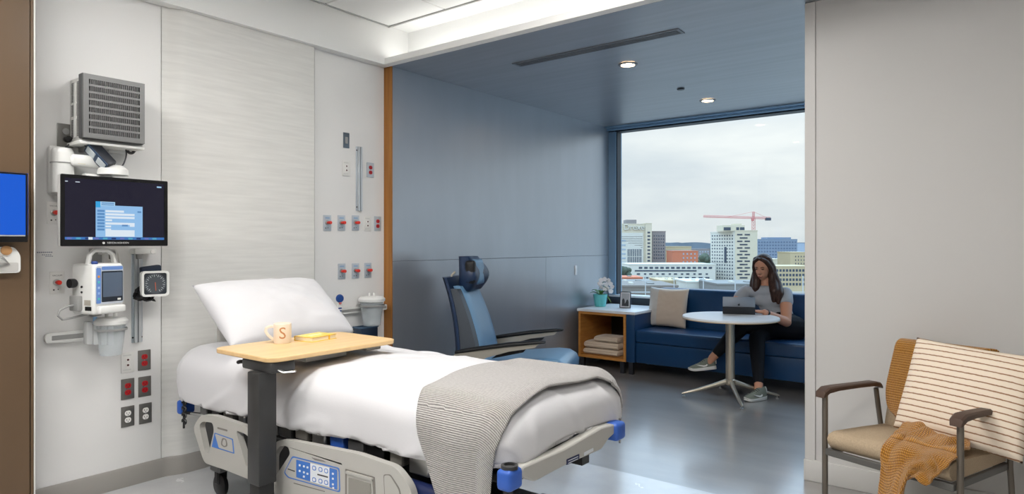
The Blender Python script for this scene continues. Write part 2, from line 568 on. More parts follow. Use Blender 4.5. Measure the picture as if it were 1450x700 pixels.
MB().box(XS, XR, YG + 0.0, YG + 0.14, zg1 - 0.006, zg1 + 0.01).build('gasket', M_alud, fr)
M_glass = bpy.data.materials.new('window_glass'); M_glass.use_nodes = True
gn = M_glass.node_tree; gn.nodes.clear()
g_o = gn.nodes.new('ShaderNodeOutputMaterial'); g_t = gn.nodes.new('ShaderNodeBsdfTransparent'); g_g = gn.nodes.new('ShaderNodeBsdfGlossy'); g_m = gn.nodes.new('ShaderNodeMixShader')
g_t.inputs[0].default_value = (0.97, 0.985, 0.98, 1); g_g.inputs['Roughness'].default_value = 0.02; g_m.inputs[0].default_value = 0.015
gn.links.new(g_t.outputs[0], g_m.inputs[1]); gn.links.new(g_g.outputs[0], g_m.inputs[2]); gn.links.new(g_m.outputs[0], g_o.inputs['Surface'])
MB().box(xg0 - 0.01, XR, YG + 0.06, YG + 0.066, zg0 - 0.02, zg1 + 0.01).build('pane', M_glass, fr)
# ================================================================== HOSPITAL BED
M_linen = mat('white_linen', (211, 210, 212), 0.85, spec=0.15, bump=0.25, bscale=260, sheen=0.2)
M_rail = mat('putty_plastic', (178, 176, 170), 0.45, spec=0.4)
M_rail_d = mat('putty_plastic_recess', (122, 118, 112), 0.5)
M_bumper = mat('bumper_blue', (48, 92, 178), 0.45)
M_navy = mat('navy_vinyl', (18, 32, 78), 0.45)
M_label_b = mat('label_blue', (66, 118, 196), 0.4)
M_label_w = mat('label_white', (222, 226, 230), 0.4)
M_frame = mat('bed_frame_grey', (92, 92, 92), 0.45, metal=0.4)
M_black = mat('black_plastic', (20, 20, 22), 0.42)
M_steel = mat('brushed_steel', (176, 176, 174), 0.3, metal=0.9)
M_char = mat('charcoal_metal', (62, 62, 62), 0.42, metal=0.2)

BX0, BX1, BY0, BY1 = -3.80, -1.42, 1.80, 2.66
BCX, BCY = (BX0 + BX1) / 2, (BY0 + BY1) / 2
BHX, BHY = (BX1 - BX0) / 2, (BY1 - BY0) / 2
ZTOP = 0.80
def drape(a, b, R=0.11, off=0.0, top=ZTOP, crown=0.018):
    """point of a cloth laid over the mattress; a, b run along the cloth from the bed centre; returns x, y, drop"""
    hx, hy = BHX + off, BHY + off
    sa, sb = (1 if a >= 0 else -1), (1 if b >= 0 else -1)
    ea, eb = max(0.0, abs(a) - (hx - R)), max(0.0, abs(b) - (hy - R))
    L = math.hypot(ea, eb)
    px, py = min(abs(a), hx - R), min(abs(b), hy - R)
    cr = crown * (1 - (py / (hy - R)) ** 2)
    if L > 1e-9:
        th = L / R
        if th < math.pi / 2:
            out, drop = R * math.sin(th), R * (1 - math.cos(th))
        else:
            out, drop = R, R + (L - R * math.pi / 2)
        px += out * ea / L; py += out * eb / L
    else:
        drop = 0.0
    return BCX + sa * px, BCY + sb * py, drop, cr
bed = thing('hospital_bed', 'adjustable hospital bed with putty side rails and blue corner bumpers', 'bed', (BCX, BCY, 0))
W = (-BCX, -BCY, 0)
MB().box(BX0 + .03, BX1 - .03, BY0 + .035, BY1 - .035, 0.575, ZTOP - 0.02, 0.06, 3).build('mattress', M_navy, bed, W)
# deck and chassis
mb = MB().box(BX0 + .03, BX1 - .02, BY0 + .05, BY1 - .05, 0.53, 0.572, 0.008, 1)
mb.box(BX0 + .10, BX1 - .10, BY0 + .12, BY0 + .18, 0.42, 0.53).box(BX0 + .10, BX1 - .10, BY1 - .18, BY1 - .12, 0.42, 0.53)
mb.build('deck', M_char, bed, W)
mb = MB()
mb.box(-3.55, -1.70, 2.02, 2.44, 0.17, 0.27, 0.02, 2)
for x in (-3.2, -2.1):
    mb.box(x - .05, x + .05, 2.05, 2.40, 0.27, 0.44, 0.01, 1)
mb.box(-3.55, -3.45, 1.86, 2.60, 0.14, 0.20, 0.01, 1).box(-1.82, -1.72, 1.86, 2.60, 0.14, 0.20, 0.01, 1)
mb.build('chassis', M_frame, bed, W)
mb = MB().tube([(-2.15, 2.1, 0.30), (-1.75, 1.92, 0.45), (-1.60, 1.86, 0.52)], 0.02, 8).tube([(-3.4, 1.84, 0.44), (-2.9, 1.84, 0.46), (-2.0, 1.84, 0.45)], 0.012, 8)
mb.tube([(-1.55, 1.95, 0.34), (-1.50, 1.86, 0.46)], 0.022, 8).box(-1.66, -1.52, 1.83, 1.90, 0.40, 0.47, 0.01, 1)
mb.build('linkage', M_black, bed, W)
MB().box(-3.62, -1.66, 1.852, 1.88, 0.24, 0.53, 0.006, 1).build('side_skirt', M_black, bed, W)
# small fittings visible in the gap under the sheet
random.seed(3)
for i in range(15):
    x = -3.52 + i * 0.128
    w = random.uniform(.03, .06); h = random.uniform(.025, .06)
    m = [M_frame, M_black, M_rail_d, M_steel, M_black][i % 5] if i not in (4, 9) else M_bumper
    zb_ = 0.535 + 0.03 * (x + 3.6) / 1.8
    MB().box(x - w, x + w, 1.81, 1.85, zb_ - 0.03 - h, zb_, 0.006, 1).build('bracket', m, bed, W)
for x in (-3.5, -1.77):
    for y in (1.90, 2.56):
        mb = MB().lathe([(0.001, -0.018), (0.05, -0.018), (0.062, -0.01), (0.062, 0.01), (0.05, 0.018), (0.001, 0.018)], 18, (x, y, 0.063), 'Y')
        mb.box(x - .02, x + .02, y - .03, y + .03, 0.07, 0.15, 0.008, 1)
        mb.build('castor', M_black, bed, W)
MB().box(-1.98, -1.60, 1.77, 1.83, 0.33, 0.475, 0.028, 3).build('foot_bolster', M_navy, bed, W)
# headboard (low, behind the pillow)
MB().box(BX0 - .05, BX0 - .01, 2.06, 2.56, 0.50, 0.98, 0.012, 2).build('headboard', M_rail, bed, W)
MB().box(BX0 - .03, BX0 + .02, BY0 + .01, BY0 + .10, 0.42, 0.50, 0.015, 2).build('corner_bumper', M_bumper, bed, W)
# IV-pole hooks at the head corner
mb = MB()
c = on_y(262, 575, BY0 + .02)
for k in range(4):
    z = c.z + 0.02 - k * 0.036
    pts = []
    for q in range(9):
        a = math.radians(-60 + 270 * q / 8)
        pts.append((c.x + 0.022 * math.cos(a), c.y - 0.005, z + 0.015 * math.sin(a)))
    mb.tube(pts, 0.005, 6)
mb.tube([(c.x - .014, c.y, c.z + .05), (c.x - .014, c.y, c.z - .13)], 0.006, 6)
mb.tube([(c.x - .01, c.y, c.z - .04), (c.x + .12, c.y + .03, c.z - .035)], 0.009, 8)
mb.build('hook_rack', M_black, bed, W)
MB().tube([(c.x + .05, c.y + .01, c.z - .037), (c.x + .20, c.y + .03, c.z - .03)], 0.007, 8).build('pole_clamp', M_steel, bed, W)

YRL = 1.735
def rail_poly(pxs):
    out = []
    for px, py in pxs:
        p = on_y(px, py, YRL); out.append((p.x, p.z))
    return out
def mirror_far(poly):
    return poly
def side_rail(outer, holes, name):
    o = MB().plate(round_poly(rail_poly(outer), 0.035), [round_poly(rail_poly(h), 0.02, 3) for h in holes], YRL, YRL + 0.030, 'Y').build(name, M_rail, bed, W)
    md = o.modifiers.new('bevel', 'BEVEL'); md.width = 0.008; md.segments = 3; md.limit_method = 'ANGLE'; md.angle_limit = math.radians(60)
    return o
head_outer = [(273, 606), (284, 588), (303, 589), (355, 607), (375, 628), (372, 690), (354, 680), (319, 666), (289, 656)]
rail1 = side_rail(head_outer, [[(282, 602), (287, 597), (301, 599), (303, 610), (295, 644), (290, 640)], [(334, 610), (348, 615), (362, 632), (360, 660), (350, 664)]], 'side_rail')
foot_outer = [(382, 640), (392, 624), (410, 624), (505, 643), (560, 662), (581, 690), (590, 735), (560, 752), (400, 706), (380, 694)]
rail2 = side_rail(foot_outer, [[(387, 646), (397, 631), (408, 633), (411, 643), (392, 672), (387, 674)]], 'side_rail')
def decal(poly, m, off, parent, name='label_panel', r=0.004):
    p = rail_poly(poly)
    return MB().prism(round_poly(p, r, 2), YRL - off, YRL + 0.004, 'Y').build(name, m, parent)
def d2(poly, m, off, par, name='label_panel', r=0.004):
    return decal(poly, m, off, par, name, r)
# control labels
d2([(304, 613), (330, 622), (332, 643), (300, 633)], M_label_b, 0.0010, rail1, 'control_label')
d2([(305.3, 614.6), (328.8, 623), (330.6, 641), (301.5, 631.6)], M_rail, 0.0016, rail1, 'control_label')
d2([(305, 616), (310.5, 636), (300.8, 632.5)], M_label_b, 0.0022, rail1, 'button')
d2([(315, 620), (321, 622), (323, 632), (318, 634), (313, 630)], M_rail_d, 0.0022, rail1, 'button', 0.012)
d2([(317, 622), (320, 623), (321, 631), (318, 632), (315, 629)], M_rail, 0.0028, rail1, 'button', 0.010)
d2([(308, 605), (322, 609), (322, 611.5), (308, 607.5)], M_rail_d, 0.0012, rail1, 'recess')
d2([(402, 670), (414, 646), (481, 663), (482, 698), (408, 677)], M_label_b, 0.0010, rail2, 'control_label', 0.012)
d2([(403.5, 669), (415, 648), (479.6, 664.6), (480.6, 696), (409, 675.6)], M_rail, 0.0016, rail2, 'control_label', 0.012)
d2([(420, 651), (440, 656), (440, 682), (420, 676)], M_label_b, 0.0022, rail2, 'control_label')
d2([(440, 656), (467, 662.5), (467, 690), (440, 682)], M_label_w, 0.0022, rail2, 'control_label', 0.0015)
d2([(467, 662.5), (478, 665.5), (478, 694), (467, 690)], M_label_b, 0.0022, rail2, 'control_label')
d2([(408, 663.5), (418, 667), (418, 668.5), (408, 665)], M_char, 0.0022, rail2, 'mark', 0.001)
for r_ in range(2):
    for c_ in range(3):
        x, y = 445.5 + c_ * 8 + (1 if c_ else 0), 663 + c_ * 2.0 + r_ * 16.5
        d2([(x - 2.8, y - 3.8), (x + 2.8, y - 2.6), (x + 2.8, y + 4), (x - 2.8, y + 2.8)], M_label_b, 0.0026, rail2, 'button', 0.009)
        d2([(x - 1.8, y - 2.6), (x + 1.8, y - 1.8), (x + 1.8, y + 2.6), (x - 1.8, y + 1.8)], M_label_w, 0.0031, rail2, 'button', 0.009)
d2([(450, 671), (465, 675), (465, 677), (450, 673)], M_char, 0.0026, rail2, 'mark', 0.001)
for k, (x, y) in enumerate(((425, 659), (431, 660.5), (436, 662), (425, 667), (431, 669), (436, 671), (431, 675), (472, 671), (472, 678), (472, 686), (472.5, 691))):
    d2([(x - 1.2, y - 1.6), (x + 1.4, y - 1.0), (x + 1.2, y + 1.8), (x - 1.4, y + 1.2)], M_label_w, 0.0026, rail2, 'button', 0.002)
d2([(416, 684), (460, 696), (460, 697), (416, 685)], M_rail_d, 0.0010, rail2, 'recess', 0.0005)
d2([(441, 648), (458, 652.5), (462, 655), (446, 652)], M_rail_d, 0.0010, rail2, 'recess', 0.003)
d2([(489, 664), (531, 676), (533, 730), (489, 718)], M_rail_d, 0.0012, rail2, 'latch_recess', 0.004)
d2([(492, 670), (528, 680), (530, 726), (492, 714)], M_rail, 0.003, rail2, 'release_latch', 0.004)
d2([(495, 676), (526, 685), (528, 724), (495, 712)], mat('latch_grey', (140, 137, 130), 0.4), 0.006, rail2, 'release_latch', 0.004)
d2([(492, 666.5), (529, 677), (529, 680.5), (492, 670)], M_rail, 0.010, rail2, 'release_latch', 0.002)
d2([(543, 672), (553, 672), (566, 692), (571, 716), (545, 712)], M_rail_d, 0.0010, rail2, 'inset_panel', 0.01)
d2([(544.2, 673.5), (552.5, 673.5), (564.6, 693), (569, 714), (546, 710.5)], M_rail, 0.0018, rail2, 'inset_panel', 0.01)
# far side rails (lowered, mostly hidden by the mattress)
for src in (rail1, rail2):
    c = src.copy(); COL.objects.link(c); c.location.y = W[1] + (BY1 + 0.02 - YRL)
# foot end bar with blue bumpers and plates
XF = -1.365
def foot_poly(pxs): return [(on_x(px, py, XF).y, on_x(px, py, XF).z) for px, py in pxs]
fb = MB().prism(round_poly(foot_poly([(740, 662), (800, 636), (852, 606), (871, 601), (873, 612), (862, 622), (852, 637), (800, 660), (757, 683), (741, 676)]), 0.015), XF - 0.045, XF, 'X').build('foot_bar', M_rail, bed, W)
md = fb.modifiers.new('bevel', 'BEVEL'); md.width = 0.006; md.segments = 2; md.limit_method = 'ANGLE'; md.angle_limit = math.radians(60)
def fdecal(pxs, m, off, name): return MB().prism(round_poly(foot_poly(pxs), 0.003, 2), XF - .002, XF + off, 'X').build(name, m, fb)
fdecal([(802, 651), (820, 643), (820, 650), (802, 659)], M_navy, 0.0015, 'name_plate')
fdecal([(804, 652.5), (818, 646.3), (818, 647.3), (804, 653.5)], M_label_w, 0.0022, 'plate_print')
fdecal([(804, 656), (818, 649.6), (818, 650.4), (804, 656.8)], M_label_w, 0.0022, 'plate_print')
fdecal([(827, 641), (840, 634.5), (840, 639), (827, 646)], M_label_w, 0.0012, 'sticker')
p = on_x(727, 675, XF)
MB().box(XF - .045, XF + .018, p.y - .044, p.y + .036, p.z - .045, p.z + .028, 0.016, 3).build('corner_bumper', M_bumper, bed, W)
MB().lathe([(0.03, 0), (0.03, 0.012), (0.02, 0.014), (0.02, 0.004)], 16, (XF - .014, p.y - .004, p.z + .026)).build('pole_socket', M_char, bed, W)
p = on_x(874, 612, XF)
MB().box(XF - .09, XF + .018, p.y - .03, p.y + .05, p.z - .036, p.z + .04, 0.016, 3).build('corner_bumper', M_bumper, bed, W)

# sheet over the mattress
def hem(x, y):
    if x > BX1 - 0.06: return 0.205
    return 0.315
def sheet_pt(u, v):
    A = BHX + 0.30; B = BHY + 0.30
    a = -A + 2 * A * u; b = -B + 2 * B * v
    x, y, d, cr = drape(a, b)
    hm = ZTOP - 0.512 - 0.036 * (x + 3.7) - 0.02 * max(0.0, min(1.0, (x - (BX1 - 0.22)) / 0.16))
    free = max(0.0, d - 0.10)
    d = min(d, hm + 0.006 * math.sin(x * 9) )
    n = noise.noise(Vector((a * 2.1, b * 3.2, 1.3))) * 0.010 + noise.noise(Vector((a * 6.5 + b * 2, b * 5.5, 4.1))) * 0.004
    fold = abs(noise.noise(Vector((a * 3.0 - b * 4.0, b * 1.5 + a, 9.7))))
    n += 0.010 * max(0, 0.10 - fold) / 0.10
    z = ZTOP - d + cr
    nx = ny = 0.0
    if d > 0.02:
        k = min(1, d / 0.1)
        bulge = 0.012 * math.sin(min(1.0, d / 0.3) * math.pi)
        if abs(b) > BHY - 0.11: ny = (1 if b > 0 else -1) * (n * k + bulge)
        if abs(a) > BHX - 0.11: nx = (1 if a > 0 else -1) * (n * k + bulge)
    z += n * (1 - min(1, d / 0.1))
    return (x + nx, y + ny, z)
mb = MB().grid(sheet_pt, 150, 84)
sh = mb.build('bed_sheet', M_linen, None, W and (0, 0, 0), angle=180)
sh = solid_eval(sh, [('s', 'SOLIDIFY', {'thickness': 0.008, 'offset': 1.0})])
sh.data.transform(Matrix.Translation((-BCX, -BCY, -0.48))); sh.location = (BCX, BCY, 0.48)
tag(sh, 'smooth white sheet tucked over the hospital bed mattress', 'bed sheet')

# pillow shapes
def cushion(w, h, t, nu=36, nv=28, ear=0.04, p=2.6, q=0.42, seed=0, wr=0.006):
    mb = MB()
    def surf(side):
        def fn(u, v):
            x, y = 2 * u - 1, 2 * v - 1
            # edges pulled inward between the corners
            X = x * w / 2 * (1 - ear * (1 - y * y)); Y = y * h / 2 * (1 - ear * 1.3 * (1 - x * x))
            f = max(0.0, (1 - abs(x) ** p)) ** q * max(0.0, (1 - abs(y) ** p)) ** q
            n = noise.noise(Vector((x * 2.2 + seed, y * 2.2, side))) + 0.5 * noise.noise(Vector((x * 5 + seed, y * 5, side * 3)))
            edge = 0.004
            return (X, Y, side * (t / 2 * f + edge * (1 if max(abs(x), abs(y)) < 0.999 else 0)) + wr * n * f)
        return fn
    mb.grid(surf(1), nu, nv)
    mb.grid(surf(-1), nu, nv)
    bm = bmesh.new(); me = mb.mesh('tmp', M_linen, 180, False); bm.from_mesh(me)
    bmesh.ops.remove_doubles(bm, verts=bm.verts[:], dist=0.0005)
    bmesh.ops.recalc_face_normals(bm, faces=bm.faces[:])
    out = MB(); bm.verts.index_update()
    out.add([v.co.copy() for v in bm.verts], [[v.index for v in f.verts] for f in bm.faces]); bm.free()
    bpy.data.meshes.remove(me)
    return out
def oriented(mb, xdir, ydir, loc=(0, 0, 0)):
    x = Vector(xdir).normalized(); y = Vector(ydir); y = (y - x * y.dot(x)).normalized(); z = x.cross(y)
    m = Matrix(((x.x, y.x, z.x, loc[0]), (x.y, y.y, z.y, loc[1]), (x.z, y.z, z.z, loc[2]), (0, 0, 0, 1)))
    mb.v = [tuple(m @ Vector(q)) for q in mb.v]
    return mb
pil = cushion(0.80, 0.51, 0.22, 60, 46, 0.03, 2.3, 0.5, 5, 0.016)
oriented(pil, (0.0, 1, 0), (-0.40, 0, 0.30), (0, 0, 0))
o = pil.build('pillow', M_linen, None, (-3.44, 2.21, 1.012), angle=180)
tag(o, 'large plump white pillow leaning at the head of the hospital bed', 'pillow')

# grey knitted throw across the foot
M_throw = bpy.data.materials.new('grey_ribbed_knit'); M_throw.use_nodes = True
nt = M_throw.node_tree; b = nt.nodes['Principled BSDF']; b.inputs['Roughness'].default_value = 0.95
b.inputs['Specular IOR Level'].default_value = 0.1; b.inputs['Sheen Weight'].default_value = 0.4
at = nt.nodes.new('ShaderNodeAttribute'); at.attribute_name = 'cloth'
sp = nt.nodes.new('ShaderNodeSeparateXYZ'); nt.links.new(at.outputs['Vector'], sp.inputs[0])
mp = nt.nodes.new('ShaderNodeMapping'); mp.inputs['Scale'].default_value = (60, 160, 1)
nt.links.new(at.outputs['Vector'], mp.inputs[0])
nz = nt.nodes.new('ShaderNodeTexNoise'); nz.inputs['Scale'].default_value = 1.0; nz.inputs['Detail'].default_value = 3
nt.links.new(mp.outputs[0], nz.inputs['Vector'])
wv = nt.nodes.new('ShaderNodeTexWave'); wv.wave_type = 'BANDS'; wv.bands_direction = 'Y'
wv.inputs['Scale'].default_value = 42.0; wv.inputs['Distortion'].default_value = 0.6; wv.inputs['Detail Scale'].default_value = 12
nt.links.new(at.outputs['Vector'], wv.inputs['Vector'])
mx = nt.nodes.new('ShaderNodeMath'); mx.operation = 'MULTIPLY_ADD'; mx.inputs[1].default_value = 0.6
nt.links.new(wv.outputs['Fac'], mx.inputs[0]); 
mm = nt.nodes.new('ShaderNodeMath'); mm.operation = 'MULTIPLY'; mm.inputs[1].default_value = 0.55
nt.links.new(nz.outputs['Fac'], mm.inputs[0]); nt.links.new(mm.outputs[0], mx.inputs[2])
cr = nt.nodes.new('ShaderNodeValToRGB')
cr.color_ramp.elements[0].position = 0.25; cr.color_ramp.elements[0].color = (*lin((122, 118, 116)), 1)
cr.color_ramp.elements[1].position = 0.80; cr.color_ramp.elements[1].color = (*lin((192, 188, 184)), 1)
nt.links.new(mx.outputs[0], cr.inputs[0]); nt.links.new(cr.outputs[0], b.inputs['Base Color'])
bp = nt.nodes.new('ShaderNodeBump'); bp.inputs['Strength'].default_value = 0.8; bp.inputs['Distance'].default_value = 0.006
nt.links.new(mx.outputs[0], bp.inputs['Height']); nt.links.new(bp.outputs[0], b.inputs['Normal'])
uvs = []
NU, NV = 60, 150
def throw_pt(u, v):
    b0, b1 = -(BHY + 0.335 + 0.06 * u), BHY + 0.20
    b_ = b0 + (b1 - b0) * v
    side = max(0.0, -b_ - BHY + 0.05)
    left = -1.93 + 0.10 * max(0, 0.1 - b_) + 0.38 * min(side, 0.4) + 0.01 * math.sin(b_ * 12)
    right = -1.455 + 0.15 * max(0, -b_ - .1) + 0.010 * math.sin(b_ * 5) + 0.10 * min(side, .3) + 0.55 * max(0, b_ - 0.26)
    X = left + (right - left) * u
    a = X - BCX
    uvs.append((X, b_))
    hem_d = (0.33 + 0.06 * u) if b_ < 0 else (0.21 + 0.04 * u)
    x, y, d, cr_ = drape(a, b_, 0.125, 0.024)
    n = noise.noise(Vector((X * 5, b_ * 3, 2.0))) * 0.012
    z = ZTOP + 0.024 - d + cr_ + (0.01 * noise.noise(Vector((X * 4, b_ * 4, 7))) + 0.005 if d < 0.05 else 0)
    if d > 0.05:
        k = min(1, (d - 0.05) / 0.1)
        y += (-1 if b_ < 0 else 1) * k * (0.006 + abs(n) + 0.012 * (0.5 + 0.5 * math.sin(X * 26)) * k)
    return (x, y, z)
th = MB().grid(throw_pt, NU, NV)
th = th.build('throw_blanket', M_throw, None, (0, 0, 0), angle=180, fix=False)
at_ = th.data.attributes.new('cloth', 'FLOAT_VECTOR', 'POINT')
for i, (p_, q_) in enumerate(uvs): at_.data[i].vector = (p_, q_, 0)
th = solid_eval(th, [('s', 'SOLIDIFY', {'thickness': 0.009, 'offset': 1.0})])
if th.data.polygons[0].normal.z < 0: pass
th.data.transform(Matrix.Translation((1.7, -BCY, -0.45))); th.location = (-1.7, BCY, 0.45)
tag(th, 'grey ribbed knit throw draped over the foot of the hospital bed', 'blanket')

# ================================================================== OVERBED TABLE
M_oaktop = mat('light_oak_laminate', (226, 192, 142), 0.4, spec=0.45, rgb2=(214, 178, 126), vscale=5, vstretch=(5, 0.5, 1), detail=6)
M_oakedge = mat('light_oak_edge', (206, 164, 104), 0.45)
ZT = 0.90
ot = thing('overbed_table', 'rolling overbed table with light oak top and charcoal column', 'table', (-2.74, 1.64, 0))
WT = (2.74, -1.64, 0)
TX0, TX1, TY0, TY1 = -3.06, -2.565, 1.615, 2.36
top = MB().prism(rrect(TX0, TX1, TY0, TY1, 0.06, 5), ZT - 0.022, ZT, 'Z').build('tabletop', [M_oaktop], ot, WT)
md = top.modifiers.new('bevel', 'BEVEL'); md.width = 0.004; md.segments = 2; md.limit_method = 'ANGLE'
xc = on_y(370, 560, 1.64).x
mb = MB().box(xc - .05, xc + .045, 1.60, 1.69, 0.33, ZT - 0.07, 0.008, 2)
mb.build('column', M_char, ot, WT)
MB().box(xc - .042, xc + .037, 1.607, 1.683, 0.06, 0.34, 0.006, 2).build('inner_column', mat('charcoal_inner', (48, 48, 48), 0.4, metal=0.2), ot, WT)
MB().box(xc - .14, xc + .10, 1.625, 1.75, ZT - 0.072, ZT - 0.022, 0.012, 2).build('support_bracket', M_char, ot, WT)
MB().tube([(xc - .13, 1.66, ZT - .045), (xc - .19, 1.65, ZT - .05), (xc - .21, 1.65, ZT - .055)], 0.009, 8).build('lever', M_black, ot, WT)
mb = MB().box(-2.86, -2.66, 1.86, 2.10, ZT - 0.062, ZT - 0.0225, 0.006, 2).box(-2.84, -2.63, 2.20, 2.30, ZT - 0.05, ZT - 0.0225, 0.006, 1)
mb.build('drawer_box', mat('grey_plastic', (150, 152, 150), 0.5), ot, WT)
MB().tube([(xc + .06, 1.66, ZT - .05), (xc + .13, 1.67, ZT - .065), (xc + .17, 1.70, ZT - .06)], 0.010, 8, flat=0.5).build('lever', M_steel, ot, WT)
mb = MB().box(xc - .05, xc + .05, 1.60, 1.69, 0.035, 0.075, 0.008, 2).box(xc - .36, xc + .36, 1.61, 1.67, 0.045, 0.08, 0.01, 2)
mb.box(xc - .36, xc - .30, 1.61, 2.20, 0.045, 0.075, 0.01, 2).box(xc + .30, xc + .36, 1.61, 2.20, 0.045, 0.075, 0.01, 2)
mb.build('base', M_char, ot, WT)
for x in (xc - .33, xc + .33):
    for y in (1.64, 2.17):
        MB().lathe([(0.001, -.011), (0.02, -.011), (0.023, -.006), (0.023, .006), (0.02, .011), (0.001, .011)], 14, (x, y, 0.023), 'X').build('castor', M_black, ot, WT)

# mug with a printed letter
p = on_z(400, 485.5, ZT)
M_mug = mat('blush_stoneware', (240, 228, 212), 0.3, spec=0.5)
M_print = mat('brown_print', (196, 138, 92), 0.4)
mug = thing('mug', 'cream ceramic mug with a brown letter on the overbed table', 'mug', (p.x, p.y, ZT), math.atan2(-p.y, -p.x))
R_, H_ = 0.043, 0.099
MB().lathe([(0.002, 0.0), (R_ - .003, 0.0), (R_, 0.004), (R_, H_ - .002), (R_ - .002, H_), (R_ - .005, H_ - .002), (R_ - .006, 0.008), (0.002, 0.006)], 40, cap0=True, cap1=True).build('cup', M_mug, mug)
pts = []
for i in range(12):
    a = math.radians(100 + 165 * i / 11)
    pts.append((0.006, -R_ + 0.006 + 0.036 * math.cos(a) * 1.0, 0.052 + 0.030 * math.sin(a)))
hp = [(0, -R_ + 0.003, 0.083), (0, -R_ - .020, 0.084), (0, -R_ - .034, 0.076), (0, -R_ - .036, 0.06), (0, -R_ - .026, 0.042), (0, -R_ - .010, 0.026), (0, -R_ + 0.003, 0.018)]
MB().tube(hp, 0.0045, 8, flat=1.6).build('handle', M_mug, mug)
# letter wrapped on the cup
tm = text_mesh('S', 0.082, 0.0, 'letter', M_print)
bm = bmesh.new(); bm.from_mesh(tm.data); bmesh.ops.subdivide_edges(bm, edges=bm.edges[:], cuts=2); bmesh.ops.triangulate(bm, faces=bm.faces[:])
for v in bm.verts:
    yy, zz = v.co.x, v.co.y
    a = yy / (R_ + .0006)
    v.co = Vector(((R_ + .0006) * math.cos(a), (R_ + .0006) * math.sin(a), 0.050 + zz))
bm.to_mesh(tm.data); bm.free(); tm.parent = mug
# yellow book
p = on_z(447, 481, ZT)
M_yel = mat('yellow_cover', (246, 205, 50), 0.35, coat=0.3)
M_page = mat('book_pages', (236, 222, 192), 0.8)
bk = thing('book', 'small yellow hardback book lying beside the mug', 'book', (p.x, p.y, ZT), math.radians(8))
MB().box(-.065, .065, -.085, .085, 0.0, 0.003, 0.001, 1).box(-.065, .065, -.085, .085, 0.022, 0.025, 0.001, 1).box(-.066, -.063, -.085, .085, 0.0005, 0.0245, 0.001, 1).build('cover', M_yel, bk)
MB().box(-.0625, .061, -.081, .081, 0.003, 0.022).build('pages', M_page, bk)
MB().box(-.012, .012, -.045, .045, 0.0245, 0.0256).build('title_label', mat('book_title_pale', (250, 236, 170), 0.5), bk)
MB().box(0.0, 0.0665, 0.030, 0.036, -0.0, 0.0258, 0.0005, 1).build('elastic_band', mat('book_band', (240, 190, 40), 0.5), bk)
# ================================================================== HEAD-WALL EQUIPMENT
M_pl_w = mat('plate_white', (224, 223, 219), 0.4)
M_pl_s = mat('plate_steel', (128, 126, 122), 0.35, metal=0.6)
M_pl_p = mat('plate_pale_steel', (190, 198, 206), 0.35, metal=0.3)
M_red = mat('outlet_red', (176, 26, 30), 0.35)
M_redk = mat('knob_red', (214, 52, 40), 0.35)
M_outw = mat('outlet_white', (238, 236, 232), 0.35)
M_slot = mat('slot_black', (14, 14, 15), 0.5)
M_eq = mat('equipment_white', (226, 226, 223), 0.4, spec=0.4)
M_eqg = mat('equipment_grey', (150, 150, 148), 0.45)
M_clear = mat('clear_polycarbonate', (226, 234, 238), 0.08, spec=0.6, alpha=0.30)
M_screen_off = mat('dark_glass', (18, 20, 26), 0.12, spec=0.6)

def plate_thing(name, label, cat, px, py, mplate, w=0.072, h=0.118, group=None, x=XW):
    p = on_x(px, py, x)
    t = thing(name, label, cat, (x, p.y, p.z), 0, group)
    o = MB().box(0, 0.006, -w / 2, w / 2, -h / 2, h / 2, 0.0035, 2).build('cover_plate', mplate, t)
    return t
def duplex(label, px, py, mplate, mface, group='duplex power outlets', x=XW):
    t = plate_thing('power_outlet', label, 'outlet', px, py, mplate, group=group, x=x)
    for s in (1, -1):
        cz = 0.0195 * s
        f = MB().prism([(0.017 * math.cos(a), cz + max(-.0145, min(.0145, .017 * math.sin(a)))) for a in [2 * math.pi * i / 20 for i in range(20)]], 0.005, 0.0085, 'X').build('receptacle', mface, t)
        MB().box(.0083, .0088, -.008, -.0055, cz - .003, cz + .006).box(.0083, .0088, .0055, .008, cz - .003, cz + .005).lathe([(0.001, .0083), (.0025, .0083), (.0025, .0088), (0.001, .0088)], 8, (0, 0, cz - .008), 'X').build('slots', M_slot, f)
    MB().lathe([(0.001, .006), (.003, .006), (.003, .007), (0.001, .007)], 10, (0, 0, 0), 'X').build('screw', M_steel, t)
    return t
duplex('steel plate with red duplex outlet, topmost of the right column by monitor', 204, 510, M_pl_s, M_red)
duplex('steel plate with red duplex outlet directly above a white-socket outlet, left column', 180.5, 551, M_pl_s, M_red)
duplex('steel plate with red duplex outlet in the middle of the right column', 204.5, 547.5, M_pl_s, M_red)
duplex('steel plate with white duplex outlet, left of the bottom pair', 180.5, 590, M_pl_s, M_outw)
duplex('steel plate with white duplex outlet, right of the bottom pair', 205.5, 585.5, M_pl_s, M_outw)
duplex('pale plate with red duplex outlet high beside the steel equipment track', 524, 241, M_pl_p, M_red)
duplex('pale plate with red duplex outlet at the end of the gas outlet row', 534.3, 317, M_pl_p, M_red)
def data_plate(label, px, py):
    t = plate_thing('data_outlet', label, 'outlet', px, py, M_pl_w, group='white data plates')
    for s in (1, -1):
        MB().box(.005, .0085, -.011, .011, s * .0155 - .009, s * .0155 + .009, .001, 1).build('jack', M_outw, t)
        MB().box(.0083, .0089, -.006, .006, s * .0155 - .005, s * .0155 + .005).box(.0083, .0092, -.005, .003, s * .0155 + .003, s * .0155 + .006).build('jack_opening', mat('jack_dark_red', (70, 24, 24), 0.5) , t)
    MB().box(.0058, .0066, -.026, .018, .038, .045).box(.0058, .0066, -.026, .018, -.045, -.038).build('label_strip', mat('pale_label', (206, 206, 202), 0.5), t)
    return t
data_plate('white data plate above the steel outlets beside the equipment track', 180.5, 513.5)
